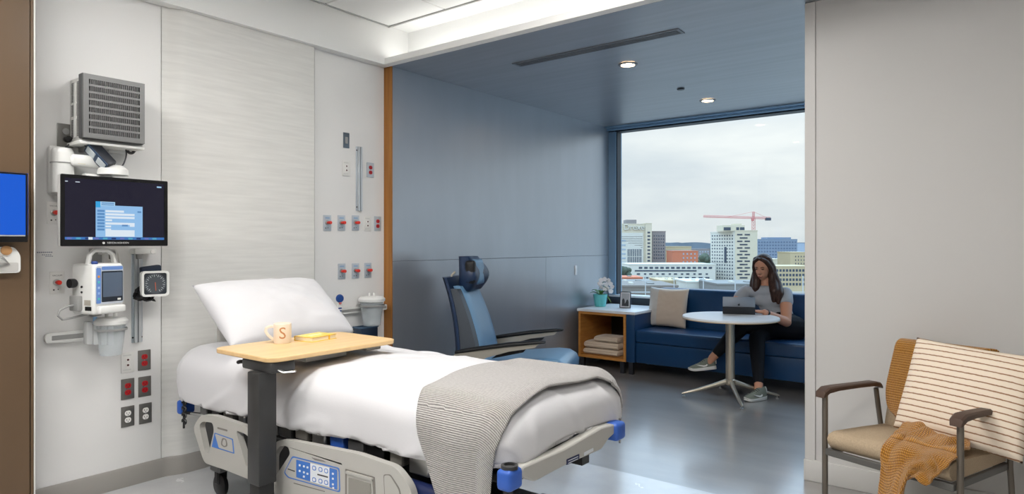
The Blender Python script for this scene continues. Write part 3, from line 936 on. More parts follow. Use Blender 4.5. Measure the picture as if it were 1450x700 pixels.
data_plate('white data plate under the dark switch on the right panel', 490, 238.5)
data_plate('white data plate at the right of the gas outlet row', 520, 317)
def gas(label, px, py, m=M_pl_p, group='gas outlets'):
    t = plate_thing('gas_outlet', label, 'gas outlet', px, py, m, 0.070, 0.118, group)
    MB().lathe([(.001, .005), (.017, .005), (.017, .012), (.012, .014), (.001, .014)], 20, (0, -.004, .002), 'X').build('collar', M_steel, t)
    MB().lathe([(.001, .012), (.009, .012), (.009, .028), (.012, .030), (.012, .052), (.010, .055), (.001, .055)], 18, (0, -.004, .002), 'X').build('knob', M_redk, t)
    if m is M_pl_w:
        text_mesh('VACUUM', .011, .0002, 'lettering', mat('print_black', (40, 40, 44), 0.5), t, Matrix.Translation((.0064, 0, .038)) @ Matrix(((0, 0, 1, 0), (1, 0, 0, 0), (0, 1, 0, 0), (0, 0, 0, 1))))
    else:
        MB().box(.0055, .0066, -.02, .02, .032, .044).build('label_strip', mat('gas_label', (150, 178, 206), 0.5), t)
    MB().lathe([(.001, .0055), (.004, .0055), (.004, .0075), (.001, .0075)], 10, (0, -.016, -.038), 'X').lathe([(.001, .0055), (.003, .0055), (.003, .007), (.001, .007)], 10, (0, .004, -.036), 'X').build('screw', M_dark, t)
    return t
gas('gas outlet with red knob, leftmost of the upper row', 463, 316)
gas('gas outlet with red knob, second in the upper row', 483, 316)
gas('gas outlet with red knob, upper row next to the white data plate', 503, 316)
gas('gas outlet with red knob, leftmost of the lower row of three', 483.5, 384.5)
gas('gas outlet with red knob, middle of the lower row of three', 503, 383.8)
gas('gas outlet with red knob, rightmost of the lower row of three', 520.5, 383)
gas('white vacuum outlet with red knob left of the vital signs monitor', 80.5, 400.5, M_pl_w)
gas('white vacuum outlet half hidden behind the left edge of the monitor', 77, 302, M_pl_w)
# dark switch plate
t = plate_thing('switch_plate', 'dark steel switch plate at the top of the right wall panel', 'switch', 490, 199, mat('dark_steel', (104, 114, 124), 0.35, metal=0.5), 0.058, 0.118)
MB().box(.005, .010, -.012, .012, -.025, .025, .002, 1).build('rocker', M_eqg, t)
# equipment tracks
def track(label, px, py0, py1, w, x=XW):
    a, b = on_x(px, py0, x), on_x(px, py1, x)
    L = a.z - b.z
    t = thing('equipment_track', label, 'wall track', (x, a.y, b.z), 0, 'equipment tracks')
    MB().box(0, .006, -w / 2, w / 2, 0, L, .002, 1).build('back_plate', M_pl_p, t)
    for s in (-1, 1):
        MB().box(.005, .024, s * w * .18 - .006, s * w * .18 + .006, .002, L - .002, .002, 1).box(.020, .026, s * w * .18 - .010, s * w * .18 + .006 * (1), .002, L - .002, .001, 1).build('channel_lip', mat('channel_alu', (205, 208, 210), 0.3, metal=0.6), t)
    for z in (.03, L - .03):
        for s in (-1, 1):
            MB().lathe([(.001, .005), (.005, .005), (.005, .009), (.001, .009)], 10, (0, s * w * .4, z), 'X').build('screw', M_dark, t)
    return t
track('tall aluminium equipment track between the data plate and red outlet', 508, 208, 299, 0.062)
track('long aluminium equipment track behind the blood pressure gauge', 193.5, 352, 485, 0.060)

# ---- wall computer case with slotted front
def slot_case():
    xf = -3.845
    p0, p1 = on_x(118, 103, xf), on_x(118, 194, xf)
    q0 = on_x(205, 118, xf)
    y0, y1_, z1_, z0_ = p0.y, q0.y, p0.z, p1.z
    M_case = mat('case_grey', (122, 122, 122), 0.42, metal=0.35)
    M_case_l = mat('case_light', (206, 205, 202), 0.45)
    t = thing('wall_computer', 'grey slotted computer case mounted high above the monitor', 'computer', (XW, y0, z0_))
    Wl = (-XW, -y0, -z0_)
    Y0, Y1, Z0, Z1 = y0, y1_, z0_, z1_
    MB().box(XW + .006, xf - .05, Y0 + .012, Y1 + .012, Z0 - .012, Z1 - .004, .006, 2).build('rear_housing', M_case_l, t, Wl)
    MB().box(xf - .050, xf - .014, Y0 + .004, Y1 - .004, Z0 + .004, Z1 - .004, .003, 1).build('front_core', M_slot, t, Wl)
    # front grille with real openings: rows of slots between bars
    mb = MB(); my, mz = .026, .020
    rows, cols = 8, 26
    mb.box(xf - .016, xf, Y0, Y0 + my, Z0, Z1).box(xf - .016, xf, Y1 - my, Y1, Z0, Z1)
    rh = (Z1 - Z0 - 2 * mz) / rows
    for r in range(rows + 1):
        zc = Z0 + mz + r * rh
        a = Z0 if r == 0 else zc - rh * .15
        b = Z1 if r == rows else zc + rh * .15
        mb.box(xf - .016, xf, Y0 + my, Y1 - my, a, b)
    cw = (Y1 - Y0 - 2 * my) / cols
    for c in range(1, cols):
        yc = Y0 + my + c * cw
        mb.box(xf - .014, xf - .001, yc - cw * .19, yc + cw * .19, Z0 + mz, Z1 - mz)
    mb.build('front_grille', M_case, t, Wl)
    MB().box(xf - .055, xf - .0145, Y0 - .003, Y0 + .004, Z0, Z1, .001, 1).box(xf - .055, xf - .0145, Y1 - .004, Y1 + .003, Z0, Z1, .001, 1).box(xf - .055, xf - .0145, Y0, Y1, Z1 - .004, Z1 + .003, .001, 1).box(xf - .055, xf - .0145, Y0, Y1, Z0 - .003, Z0 + .004, .001, 1).build('front_shell', mat('case_grey_dark', (84, 84, 86), 0.42, metal=0.35), t, Wl)
    # side louvres
    mb = MB()
    xa, xb = XW + .02, xf - .055
    n = 34
    for i in range(n):
        z = Z0 + .02 + (Z1 - Z0 - .05) * i / (n - 1)
        for (s0, s1) in ((0.10, 0.44), (0.60, 0.92)):
            mb.box(xa + (xb - xa) * s0, xa + (xb - xa) * s1, Y0 + .0095, Y0 + .0125, z - .0022, z + .0022)
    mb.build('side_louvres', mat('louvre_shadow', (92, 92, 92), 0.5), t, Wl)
    MB().box(xa + .052, xa + .074, Y0 + .006, Y0 + .012, Z0 + .01, Z1 - .03, .002, 1).build('side_rib', M_case_l, t, Wl)
    for za, zb in ((.11, .125), (.19, .20)): MB().box(xa + .01, xa + .085, Y0 + .0085, Y0 + .0115, Z0 + za, Z0 + zb).build('side_label', M_outw, t, Wl)
    MB().box(XW + .01, xf - .03, Y0 - .005, Y1 + .012, Z0 - .030, Z0 - .0125, .003, 1).build('mounting_tray', M_eq, t, Wl)
    return t, (y0, y1_, z0_, z1_, xf)
case, CB = slot_case()
# power outlet behind it, with a plug
t = plate_thing('power_outlet', 'steel outlet with a black plug left below the computer case', 'outlet', 92, 192, M_pl_s, 0.078, 0.125, 'duplex power outlets')
MB().lathe([(.001, .005), (.017, .005), (.017, .009), (.001, .009)], 20, (0, 0.002, .022), 'X').build('receptacle', M_eqg, t)
MB().lathe([(.001, .005), (.017, .005), (.019, .02), (.016, .036), (.001, .04)], 16, (0, 0.006, -.02), 'X').build('plug', M_black, t)
M_cab = mat('grey_cable', (70, 70, 72), 0.5)
def cable(label, pts, r, m=M_cab):
    # smooth the control points
    P = [Vector(p) for p in pts]; out = []
    for i in range(len(P) - 1):
        p0 = P[max(0, i - 1)]; p1 = P[i]; p2 = P[i + 1]; p3 = P[min(len(P) - 1, i + 2)]
        for k in range(6):
            s = k / 6
            out.append(0.5 * ((2 * p1) + (-p0 + p2) * s + (2 * p0 - 5 * p1 + 4 * p2 - p3) * s * s + (-p0 + 3 * p1 - 3 * p2 + p3) * s ** 3))
    out.append(P[-1])
    L = out[0].copy()
    o = MB().tube([q - L for q in out], r, 7).build('cable', m, None, L)
    return tag(o, label, 'cable', 'equipment cables')
X1 = XW + .03
cable('black power cord from the wall plug to the computer case', [on_x(97, 196, XW + .03), on_x(106, 196, XW + .05), on_x(116, 195, XW + .09), on_x(128, 194, XW + .12)], .005, M_black)
cable('thin grey cord drooping left below the computer case', [on_x(90, 211, X1), on_x(98, 205, XW + .045), on_x(106, 201, XW + .06), on_x(116, 198, XW + .07)], .004)
cable('thick dark cord looping under the right end of the computer case', [on_x(176, 201, XW + .10), on_x(183, 205, XW + .10), on_x(181, 214, XW + .10), on_x(187, 217, XW + .10), on_x(193, 209, XW + .10), on_x(195, 199, XW + .10)], .008)
cable('thin grey cord hanging behind the top of the monitor', [on_x(168, 206, XW + .12), on_x(176, 208, XW + .12), on_x(179, 218, XW + .13), on_x(175, 232, XW + .14), on_x(168, 240, XW + .15)], .004)
# small red-tipped junction box
p = on_x(161, 209, XW)
t = thing('junction_box', 'small white junction box with a red switch under the computer', 'box', (XW, p.y, p.z - .02))
MB().box(0, .05, -.045, .04, -.018, .022, .004, 2).build('body', M_eq, t)
MB().box(.045, .056, -.02, .012, .006, .018, .003, 1).build('rocker', M_redk, t)
# handheld barcode scanner in its cradle
p = on_x(143, 222, XW + .17)
sc = thing('barcode_scanner', 'black handheld scanner with pale windows hanging in a cradle', 'scanner', p)
ax = Vector((0.05, 0.055, -0.085)).normalized()
rot = Vector((0, 0, 1)).rotation_difference(ax).to_matrix().to_4x4()
M_scan = mat('scanner_black', (26, 30, 38), 0.4)
mb = MB().box(-.026, .026, -.038, .038, -.085, .075, .008, 2, rot); mb.build('body', M_scan, sc)
MB().box(.022, .030, -.034, .034, -.078, .070, .004, 2, rot).build('bezel', mat('scanner_blue', (44, 66, 92), 0.4), sc)
MB().box(.028, .032, -.024, .024, -.070, -.012, .003, 1, rot).build('window', mat('scanner_pale', (196, 204, 208), 0.3), sc)
MB().box(.028, .032, -.024, .024, .006, .062, .003, 1, rot).build('window', mat('scanner_pale', (196, 204, 208), 0.3), sc)
MB().box(-.02, .02, -.02, .02, -.125, -.08, .008, 2, rot).build('head', M_black, sc)
MB().box(p.x * 0 - (p.x - XW), -.02, -.05, -.02, .03, .09, .004, 1).build('cradle_arm', M_steel, sc)

# ---- monitor on its articulated arm
def monitor(name, label, x, y0, y1_, z0, z1_, screen_fn, arm=True):
    t = thing(name, label, 'monitor', (x, (y0 + y1_) / 2, z0))
    w, h = (y1_ - y0), (z1_ - z0)
    bz = .018
    MB().box(-.045, -.002, -w / 2, w / 2, 0, h, .006, 2).build('back_shell', mat('monitor_shell', (196, 196, 192), 0.4), t)
    hb = .034
    MB().plate(rrect(-w / 2, w / 2, 0, h, .005, 2), [rrect(-w / 2 + bz, w / 2 - bz, hb, h - bz, .002, 1)], -.004, .004, 'X').build('bezel', mat('bezel_black', (12, 12, 14), 0.3), t)
    return t, w, h, bz, hb
XM = -3.80
a0, a1 = on_x(85.5, 246, XM), on_x(85.5, 349, XM)
b0 = on_x(237, 256, XM)
t, w, h, bz, hb = monitor('wall_monitor', 'black framed monitor on a wall arm showing a blue form window', XM, a0.y, b0.y, a1.z, a0.z, None)
def emis(name, rgb, s=0.9):
    m = mat(name, (4, 4, 6), 0.15, emit=rgb, estr=s, spec=0.4); return m
E_dark = emis('screen_navy', (38, 36, 52), 0.8)
E_win = emis('screen_window_blue', (150, 196, 240))
E_wht = emis('screen_field_white', (228, 240, 252))
E_lab = emis('screen_label_blue', (96, 146, 200))
E_top = emis('screen_header_blue', (176, 216, 246))
E_task = emis('screen_task_blue', (66, 120, 190))
E_logo = emis('screen_logo_cyan', (60, 170, 230))
def scr(u0, u1, v0, v1, m, lay, name='screen_area'):
    """rectangle on the screen in fractions of the lit area, v from the top"""
    W_, H_ = w - 2 * bz, h - hb - bz
    return MB().box(-.004, -.0005 + lay * .0004, -w / 2 + bz + u0 * W_, -w / 2 + bz + u1 * W_, hb + (1 - v1) * H_, hb + (1 - v0) * H_).build(name, m, t)
scr(0, 1, 0, 1, E_dark, 0, 'screen')
scr(.29, .765, .42, .955, E_win, 1)
scr(.29, .48, .36, .43, E_top, 2)
scr(.29, .335, .36, .46, E_logo, 3)
scr(.345, .47, .375, .392, E_lab, 3); scr(.345, .47, .403, .418, E_lab, 3)
for i in range(7):
    v = .50 + i * .052
    scr(.305, .375, v, v + .034, E_lab, 2)
    if i in (0, 1, 2, 4): scr(.385, [.57, .68, .68, 0, .68][i], v, v + .036, E_wht, 2)
    else: scr(.385, [0, 0, 0, .45, 0, .44, .44][i], v, v + .030, E_wht, 2)
scr(.55, .61, .74, .77, E_lab, 2); scr(.63, .68, .715, .775, E_wht, 2)
scr(.385, .68, .835, .945, E_wht, 2); scr(.71, .75, .50, .53, E_lab, 2)
scr(.0, 1, .958, 1, E_task, 1)
for i in range(11):
    scr(.02 + i * .085, .065 + i * .085, .965, .995, emis('screen_task_%d' % (i % 3), [(110, 120, 190), (90, 170, 200), (40, 60, 110)][i % 3]), 2)
scr(.22, .26, .958, 1, E_wht, 3)
scr(.005, .03, .05, .062, E_wht, 1); scr(.10, .14, .052, .064, E_wht, 1); scr(.92, .97, .045, .07, E_top, 1)
T_WALL = Matrix(((0, 0, 1, 0), (1, 0, 0, 0), (0, 1, 0, 0), (0, 0, 0, 1)))
text_mesh('NIHON KOHDEN', .0135, .0002, 'brand_print', mat('print_pale', (200, 200, 200), 0.4), t, Matrix.Translation((.0044, .004, hb * .5)) @ T_WALL)
MB().lathe([(.001, .0035), (.006, .0035), (.006, .0048), (.001, .0048)], 12, (0, -.066, hb * .5), 'X').build('brand_mark', mat('print_pale', (200, 200, 200), 0.4), t)
# arm (one thing: wall post, elbow, boom, hub behind the screen)
p = on_x(80, 240, XW)
ta = thing('wall_arm_mount', 'white articulated wall arm carrying the patient monitor', 'monitor arm', (XW, p.y, p.z))
zA = on_x(80, 240, XW).z
MB().box(0, .05, -.05, .05, -.14, .12, .02, 3).build('wall_mount', M_eq, ta)
MB().lathe([(.001, -.13), (.05, -.13), (.052, -.12), (.052, .075), (.05, .09), (.04, .105), (.001, .11)], 26, (.085, 0, 0)).build('post', M_eq, ta)
MB().lathe([(.001, -.004), (.055, -.004), (.055, .002), (.001, .002)], 26, (.085, 0, .028)).build('joint_ring', M_eqg, ta)
q = on_x(150, 232, XW + .14)
MB().box(.10, .15, .02, q.y - p.y, .01, .075, .018, 3).build('boom', M_eq, ta)
MB().lathe([(.001, 0), (.055, 0), (.055, .12), (.048, .135), (.001, .14)], 24, (.12, .085, -.075), 'Y').build('elbow', M_eq, ta)
MB().lathe([(.001, .02), (.075, .02), (.072, .05), (.05, .072), (.001, .08)], 26, (.17, on_x(160, 245, XW + .17).y - p.y, -.045)).build('hub_cover', M_eq, ta)
MB().box(.145, .222, on_x(150, 245, -3.9).y - p.y, on_x(176, 245, -3.9).y - p.y, -.16, -.04, .01, 2).build('tilt_head', M_eq, ta)
MB().box(.148, .1495, .05, .085, .025, .055).build('warning_label', mat('warning_yellow', (196, 178, 60), 0.5), ta)
# second screen at the far left on the bronze closet
XBZ = -3.855
cl = thing('closet', 'tall bronze laminate closet front at the left edge', 'closet', (XBZ - .1, 0.3, 0))
yr = on_x(50, 400, XBZ).y
Wc = (-(XBZ - .1), -0.3, 0)
ym = on_x(43, 400, XBZ).y
MB().box(XW + .003, XBZ - .02, -1.6, yr - .003, .0, 3.10).build('carcass', M_bronze_d, cl, Wc)
MB().box(XBZ - .02, XBZ, -1.6, ym - .002, .004, 3.10, .0015, 1).build('door', M_bronze, cl, Wc)
MB().box(XBZ - .02, XBZ, ym + .0015, yr - .006, .004, 3.10, .0015, 1).build('side_stile', M_bronze, cl, Wc)
MB().box(XBZ - .025, XBZ + .001, yr - .006, yr, .004, 3.10, .001, 1).build('edge_strip', M_white, cl, Wc)
XM2 = XBZ + .085
b0, b1 = on_x(39, 246, XM2), on_x(37, 343, XM2)
t, w, h, bz, hb = monitor('side_monitor', 'monitor with plain blue screen cut off by the left edge', XM2, b0.y - .53, b0.y, b1.z, b0.z, None)
bz = .008
scr(-.02, 1.02, -.03, 1, emis('screen_plain_blue', (24, 96, 220), 0.9), 0, 'screen')
for c_ in list(t.children):
    if c_.name.startswith('bezel'):
        c_.data = MB().plate(rrect(-w / 2, w / 2, 0, h, .004, 2), [rrect(-w / 2 + .008, w / 2 - .008, hb * .8, h - .008, .002, 1)], -.004, .004, 'X').mesh('bezel', MATS['bezel_black'])
MB().box(-.08, -.045, -.08, .08, .08, .22, .006, 2).build('wall_bracket', M_black, t)
p = on_x(8, 366, XBZ)
t = thing('phone_dock', 'white rounded wall dock with a round wooden disc under the blue screen', 'wall dock', (XBZ, p.y, p.z - .07))
MB().prism(round_poly([(-.10, .0), (.05, .0), (.05, .085), (.025, .125), (-.10, .125)], .018, 4), 0.0, .035, 'X').build('body', M_eq, t)
MB().prism(round_poly([(-.09, .008), (.04, .008), (.04, .05), (-.09, .05)], .008, 3), .03, .04, 'X').build('tray', mat('dock_inner', (190, 188, 184), 0.4), t)
MB().lathe([(.001, .03), (.022, .03), (.022, .045), (.018, .048), (.001, .048)], 24, (0, -.008, .108), 'X').build('disc', mat('round_wood', (186, 140, 92), 0.5), t)
MB().tube([(.05, -.08, .085), (.06, -.03, .075), (.05, .0, .045), (.045, -.05, .03)], .006, 8).build('hook', M_steel, t)

# ---- vital signs monitor
p = on_x(153, 445, XW + .26)
vm = thing('vital_signs_monitor', 'white portable vital signs monitor with dark screen on wall mount', 'medical monitor', (p.x, p.y, p.z), math.radians(14))
VW, VD, VH = .178, .20, .268
def vbox(*a, **k): return MB().box(*a, **k)
MB().box(-VD + .02, .0, -VW / 2 + .01, VW / 2, .0, VH, .018, 4).build('body', M_eq, vm)
MB().prism(rrect(-VW / 2 + .022, VW / 2 - .008, .055, VH - .012, .012, 4), -.004, .006, 'X').build('front_frame', mat('vitals_frame', (206, 212, 222), 0.4), vm)
MB().prism(rrect(-VW / 2 + .022, -VW / 2 + .046, .06, VH - .022, .006, 3), .004, .0075, 'X').build('key_strip', mat('key_strip_blue', (104, 140, 204), 0.4), vm)
MB().prism(rrect(-VW / 2 + .05, VW / 2 - .012, VH - .034, VH - .016, .006, 3), .004, .0075, 'X').build('top_strip', mat('key_strip_blue', (104, 140, 204), 0.4), vm)
MB().prism(rrect(-VW / 2 + .050, VW / 2 - .012, .066, VH - .040, .004, 2), .004, .008, 'X').build('screen_border', mat('vitals_border', (32, 38, 48), 0.25), vm)
MB().prism(rrect(-VW / 2 + .056, VW / 2 - .017, .092, VH - .048, .002, 1), .004, .009, 'X').build('screen', mat('vitals_screen', (86, 98, 116), 0.12, spec=0.6), vm)
MB().box(.008, .0092, VW / 2 - .042, VW / 2 - .024, .072, .082).build('badge', M_outw, vm)
for i in range(5):
    MB().box(.007, .009, -VW / 2 + .028, -VW / 2 + .040, .078 + i * .029, .090 + i * .029, .0015, 1).build('key', mat('key_%d' % i, [(84, 190, 190), (150, 180, 226), (170, 196, 230), (84, 190, 190), (230, 150, 60)][i], 0.4), vm)
MB().box(-.02, .022, -VW / 2 + .03, VW / 2, .006, .045, .010, 3).build('front_shelf', M_eq, vm)
MB().tube([(-.06, -VW / 2 + .02, VH - .005), (-.06, -VW / 2 + .03, VH + .045), (-.06, -VW / 2 + .055, VH + .068), (-.06, VW / 2 - .05, VH + .068), (-.06, VW / 2 - .022, VH + .045), (-.06, VW / 2 - .012, VH - .005)], .011, 10, flat=1.5).build('handle', M_eq, vm)
MB().lathe([(.001, 0), (.024, 0), (.024, .026), (.020, .032), (.001, .032)], 18, (-.13, -VW / 2 - .03, .165), 'Y').build('side_knob', M_black, vm)
MB().lathe([(.001, -.01), (.01, -.01), (.01, .035), (.001, .035)], 12, (-.13, -VW / 2 - .005, .165), 'Y').build('knob_shaft', M_eqg, vm)
MB().lathe([(.001, 0), (.014, 0), (.016, .008), (.012, .016), (.001, .016)], 14, (-.02, -VW / 2 + .03, VH - .003)).build('blue_dial', mat('dial_blue', (44, 72, 140), 0.4), vm)
MB().box(-.07, -.02, -VW / 2 + .0085, -VW / 2 + .012, .05, .078).build('rating_label', mat('rating_label', (176, 170, 158), 0.5), vm)
MB().box(-.065, -.015, -VW / 2 + .0075, -VW / 2 + .012, .022, .044, .002, 1).build('port_cover', M_slot, vm)
for z in (.118, .146): MB().lathe([(.001, 0), (.006, 0), (.006, .006), (.001, .006)], 10, (-.09, -VW / 2 + .006, z), 'Y').build('port', M_dark, vm)
MB().box(-.155, -.085, -VW / 2 - .016, -VW / 2 + .011, .02, .10, .006, 2).build('connector', M_eqg, vm)
MB().tube([(-.12, -VW / 2 - .01, .05), (-.12, -VW / 2 - .045, .048), (-.12, -VW / 2 - .085, .03), (-.12, -VW / 2 - .095, .005), (-.12, -VW / 2 - .07, -.018), (-.13, -VW / 2 - .02, -.016), (-.14, -.02, -.005)], .006, 8).build('lead', M_eqg, vm)
# bracket and hoop above it
t = thing('monitor_bracket', 'grey wall post and wire hoop holding the vital signs monitor', 'bracket', (XW, on_x(141, 400, XW + .07).y, on_x(141, 440, XW + .07).z))
q0 = on_x(131, 352, XW + .05).z - t.location.z
MB().box(0.0, .055, -.03, .02, -.03, q0, .006, 2).build('post', M_eqg, t)
MB().box(.02, .062, -.03, .03, .02, .075, .006, 2).build('mount_block', M_eqg, t)
zz = q0
MB().tube([(.12, .0, zz - .09), (.12, .01, zz - .03), (.12, .025, zz - .01), (.12, .055, zz - .008), (.12, .075, zz - .03), (.12, .085, zz - .10)], .006, 8).tube([(.06, .0, zz - .03), (.12, .01, zz - .03)], .006, 8).build('wire_hoop', M_eq, t)
MB().box(.112, .135, .028, .058, zz - .06, zz - .015, .005, 2).build('clip', M_eqg, t)
# ---- blood pressure gauge
pg = on_x(220, 402, XW + .15)
t = thing('blood_pressure_gauge', 'square white framed dial gauge with black cuff basket', 'pressure gauge', (pg.x, pg.y, pg.z), math.radians(-6))
S = .073
MB().plate(rrect(-S, S, -S, S, .02, 5), [rrect(-S + .012, S - .012, -S + .012, S - .012, .012, 4)], -.03, .006, 'X').build('housing', M_eq, t)
MB().box(-.028, -.004, -S + .01, S - .01, -S + .01, S - .01).build('dial_face', mat('dial_dark', (44, 50, 58), 0.3), t)
MB().prism([(.075 * .78 * math.cos(a), .075 * .78 * math.sin(a)) for a in [2 * math.pi * i / 36 for i in range(36)]], -.006, -.002, 'X').build('dial', mat('dial_grey', (78, 84, 90), 0.3), t)
mb = MB()
for i in range(24):
    a = math.radians(-60 + 300 * i / 23)
    c_, s_ = math.cos(a), math.sin(a)
    r0, r1 = (.040, .052) if i % 2 == 0 else (.046, .052)
    m4 = Matrix.Rotation(a, 4, 'X')
    mb.box(-.002, -.0008, r0, r1, -.0012, .0012, mtx=m4)
mb.build('scale_marks', mat('marks_white', (206, 212, 214), 0.5), t)
MB().box(-.001, .0005, -.002, .002, -.04, .008, mtx=Matrix.Rotation(math.radians(4), 4, 'X')).build('needle', mat('needle_orange', (196, 110, 84), 0.4), t)
MB().box(-.11, -.03, -.035, .03, -.03, .03, .006, 2).build('wall_bracket', M_eqg, t)
MB().box(-.07, -.015, -.055, .05, S - .012, S + .03, .010, 3, Matrix.Rotation(math.radians(7), 4, 'X')).build('cuff', mat('cuff_navy', (26, 36, 54), 0.7), t)
mb = MB()
random.seed(5)
for k in range(5):
    pts = []
    for i in range(26):
        a = i * 0.62 + k
        pts.append((-.045 + .02 * math.sin(a * 1.3 + k), -.052 + .032 * math.cos(a) + k * .009 - .01, -.05 - .034 * math.sin(a * .8 + k) - k * .004))
    mb.tube(pts, .0065, 6)
mb.build('coiled_tube', M_black, t)
t2 = thing('utility_bracket', 'small white bracket clipped to the top of the equipment track', 'bracket', (XW + .03, on_x(205, 358, XW + .05).y, on_x(205, 358, XW + .05).z))
MB().box(-.02, .06, -.07, .05, -.008, .026, .008, 2).build('body', M_eq, t2)
MB().lathe([(.001, -.03), (.016, -.03), (.018, .0), (.001, .002)], 14, (.03, -.035, -.006)).build('knob', M_eqg, t2)
MB().lathe([(.001, .0), (.012, .0), (.012, .012), (.001, .014)], 14, (.055, .025, .006), 'X').build('button', M_outw, t2)
# small printed lettering on the wall panel
p = on_x(65, 357, XW)
t = thing('printed_lettering', 'small grey-blue lettering printed on the white wall panel', 'lettering', (XW, p.y, p.z - .012))
for a_, b_, z_ in ((-.040, .036, .010), (-.018, .034, -.002), (-.002, .034, -.010)):
    n_ = int((b_ - a_) / .009)
    for i in range(n_):
        MB().box(.0001, .0008, a_ + i * .009, a_ + i * .009 + .006, z_ - .003, z_ + (.003 if z_ > 0 else .001)).build('print_mark', mat('print_slate', (120, 124, 140), 0.5), t)

# ---- rails with suction canisters
def rail_thing(label, px0, py0, px1, py1, hh, x=XW):
    a, b = on_x(px0, py0, x), on_x(px1, py1, x)
    t = thing('wall_rail', label, 'wall rail', (x, a.y, (a.z + b.z) / 2), 0, 'accessory rails')
    L = b.y - a.y
    MB().prism(round_poly([(0, -hh), (L, -hh), (L, hh), (0, hh)], hh * .9, 6), .004, .030, 'X').build('rail_body', M_eq, t)
    MB().box(.029, .033, .03, L - .01, -hh * .45, hh * .45, .002, 1).build('groove', M_eqg, t)
    for q in (.05, L - .05): MB().box(-.001, .006, q - .02, q + .02, -hh * .7, hh * .7).build('bracket', M_eqg, t)
    return t
rail_thing('white accessory rail under the vital signs monitor', 61, 479, 166, 470, .027)
rail_thing('pale accessory rail above the bed beside the suction canister', 470, 440, 545, 436, .022)
def canister(label, px, py_top, py_bot, rpx, x, mirror=1):
    a, b = on_x(px, py_top, x), on_x(px, py_bot, x)
    H = a.z - b.z
    k = rpx * (on_x(px, py_top, x).xy.dot(_f)) / FPX
    t = thing('suction_canister', label, 'canister', (x, a.y, b.z), 0, 'suction canisters')
    MB().lathe([(k * .62, 0), (k * .66, .004), (k * .9, H * .78), (k * .92, H * .80)], 26).lathe([(k * .60, 0.003), (k * .63, .006), (k * .87, H * .79)], 26, cap0=True, cap1=False).build('cup', M_clear, t)
    MB().lathe([(k * .9, H * .76), (k * 1.0, H * .78), (k * 1.02, H * .86), (k * .85, H * .93), (k * .3, H * .95), (.001, H * .95)], 28, cap1=True).build('lid', M_eq, t)
    for (dx, dy) in ((.0, -.02), (.0, .022)):
        MB().lathe([(.001, 0), (.010, 0), (.010, .02), (.007, .026), (.001, .026)], 12, (dx, dy, H * .94)).build('port', M_eq, t)
    MB().box(-(x - XW) + .034, -k * .72, -.030, .016, H * .42, H * .62, .005, 2).build('clamp', M_eqg, t)
    MB().lathe([(k * .985, H * .62), (k * .99, H * .67), (k * .96, H * .67), (k * .95, H * .62)], 26, cap0=False, cap1=False).build('hoop', M_eqg, t)
    return t
canister('clear suction canister with white lid on the rail below the vital signs monitor', 157, 446, 503, 21, XW + .15)
canister('clear suction canister with white lid next to the oak reveal', 526.5, 417, 461, 18.5, XW + .12)
# clear bracket holder in front of the rail (a stepped clear fitting)
p = on_x(140, 470, XW + .10)
t = thing('tool_holder', 'stepped translucent tool holder hooked on the wall rail', 'holder', (XW + .10, p.y, p.z - .05))
M_tr = mat('milky_plastic', (220, 222, 222), 0.25, alpha=0.65)
for i, (y_, h_) in enumerate(((-.055, .11), (-.025, .095), (.005, .10), (.035, .085))):
    MB().box(-.02 + i * .012, .03 + i * .012, y_ - .014, y_ + .015, -.01 - i * .004, h_, .004, 2).build('pocket', M_tr, t)
MB().box(-.066, -.02, -.05, .05, .03, .055, .004, 1).build('hook', M_eqg, t)
MB().lathe([(.001, .0), (.010, .0), (.010, .035), (.001, .035)], 12, (.03, -.03, .10)).build('blue_cap', mat('pale_blue_cap', (150, 190, 226), 0.4), t)
# oxygen flowmeter with blue knob
p = on_x(479, 447, XW + .05)
t = thing('flowmeter', 'oxygen flowmeter with round blue knob above the pillow', 'flowmeter', (XW + .05, p.y, p.z))
MB().box(-.045, .02, -.02, .02, -.02, .10, .006, 2).build('body', M_eq, t)
MB().lathe([(.001, .0), (.030, .0), (.032, .010), (.026, .022), (.001, .024)], 22, (.012, -.002, .128), 'X').build('knob', mat('flow_blue', (28, 70, 140), 0.35), t)
MB().box(.018, .030, -.010, .010, .085, .108, .003, 1).build('red_tip', mat('flow_pink', (224, 130, 130), 0.4), t)
for z in (.03, .05): MB().box(.0195, .0225, -.014, .014, z, z + .010).build('mark', mat('flow_blue', (28, 70, 140), 0.35), t)
# dark wall pocket beyond the table
p = on_x(515, 466, XW + .03)
t = thing('wall_pocket', 'dark blue wall pocket below the canister behind the overbed table', 'wall pocket', (XW, p.y, p.z - .10))
MB().box(.004, .10, -.085, .085, 0, .115, .006, 2).build('body', mat('pocket_navy', (34, 50, 72), 0.35), t)
MB().plate(rrect(.002, .105, -.09, .09, .006, 2), [rrect(.014, .092, -.078, .078, .004, 2)], .113, .125).build('rim', mat('pocket_rim', (70, 96, 122), 0.3), t)
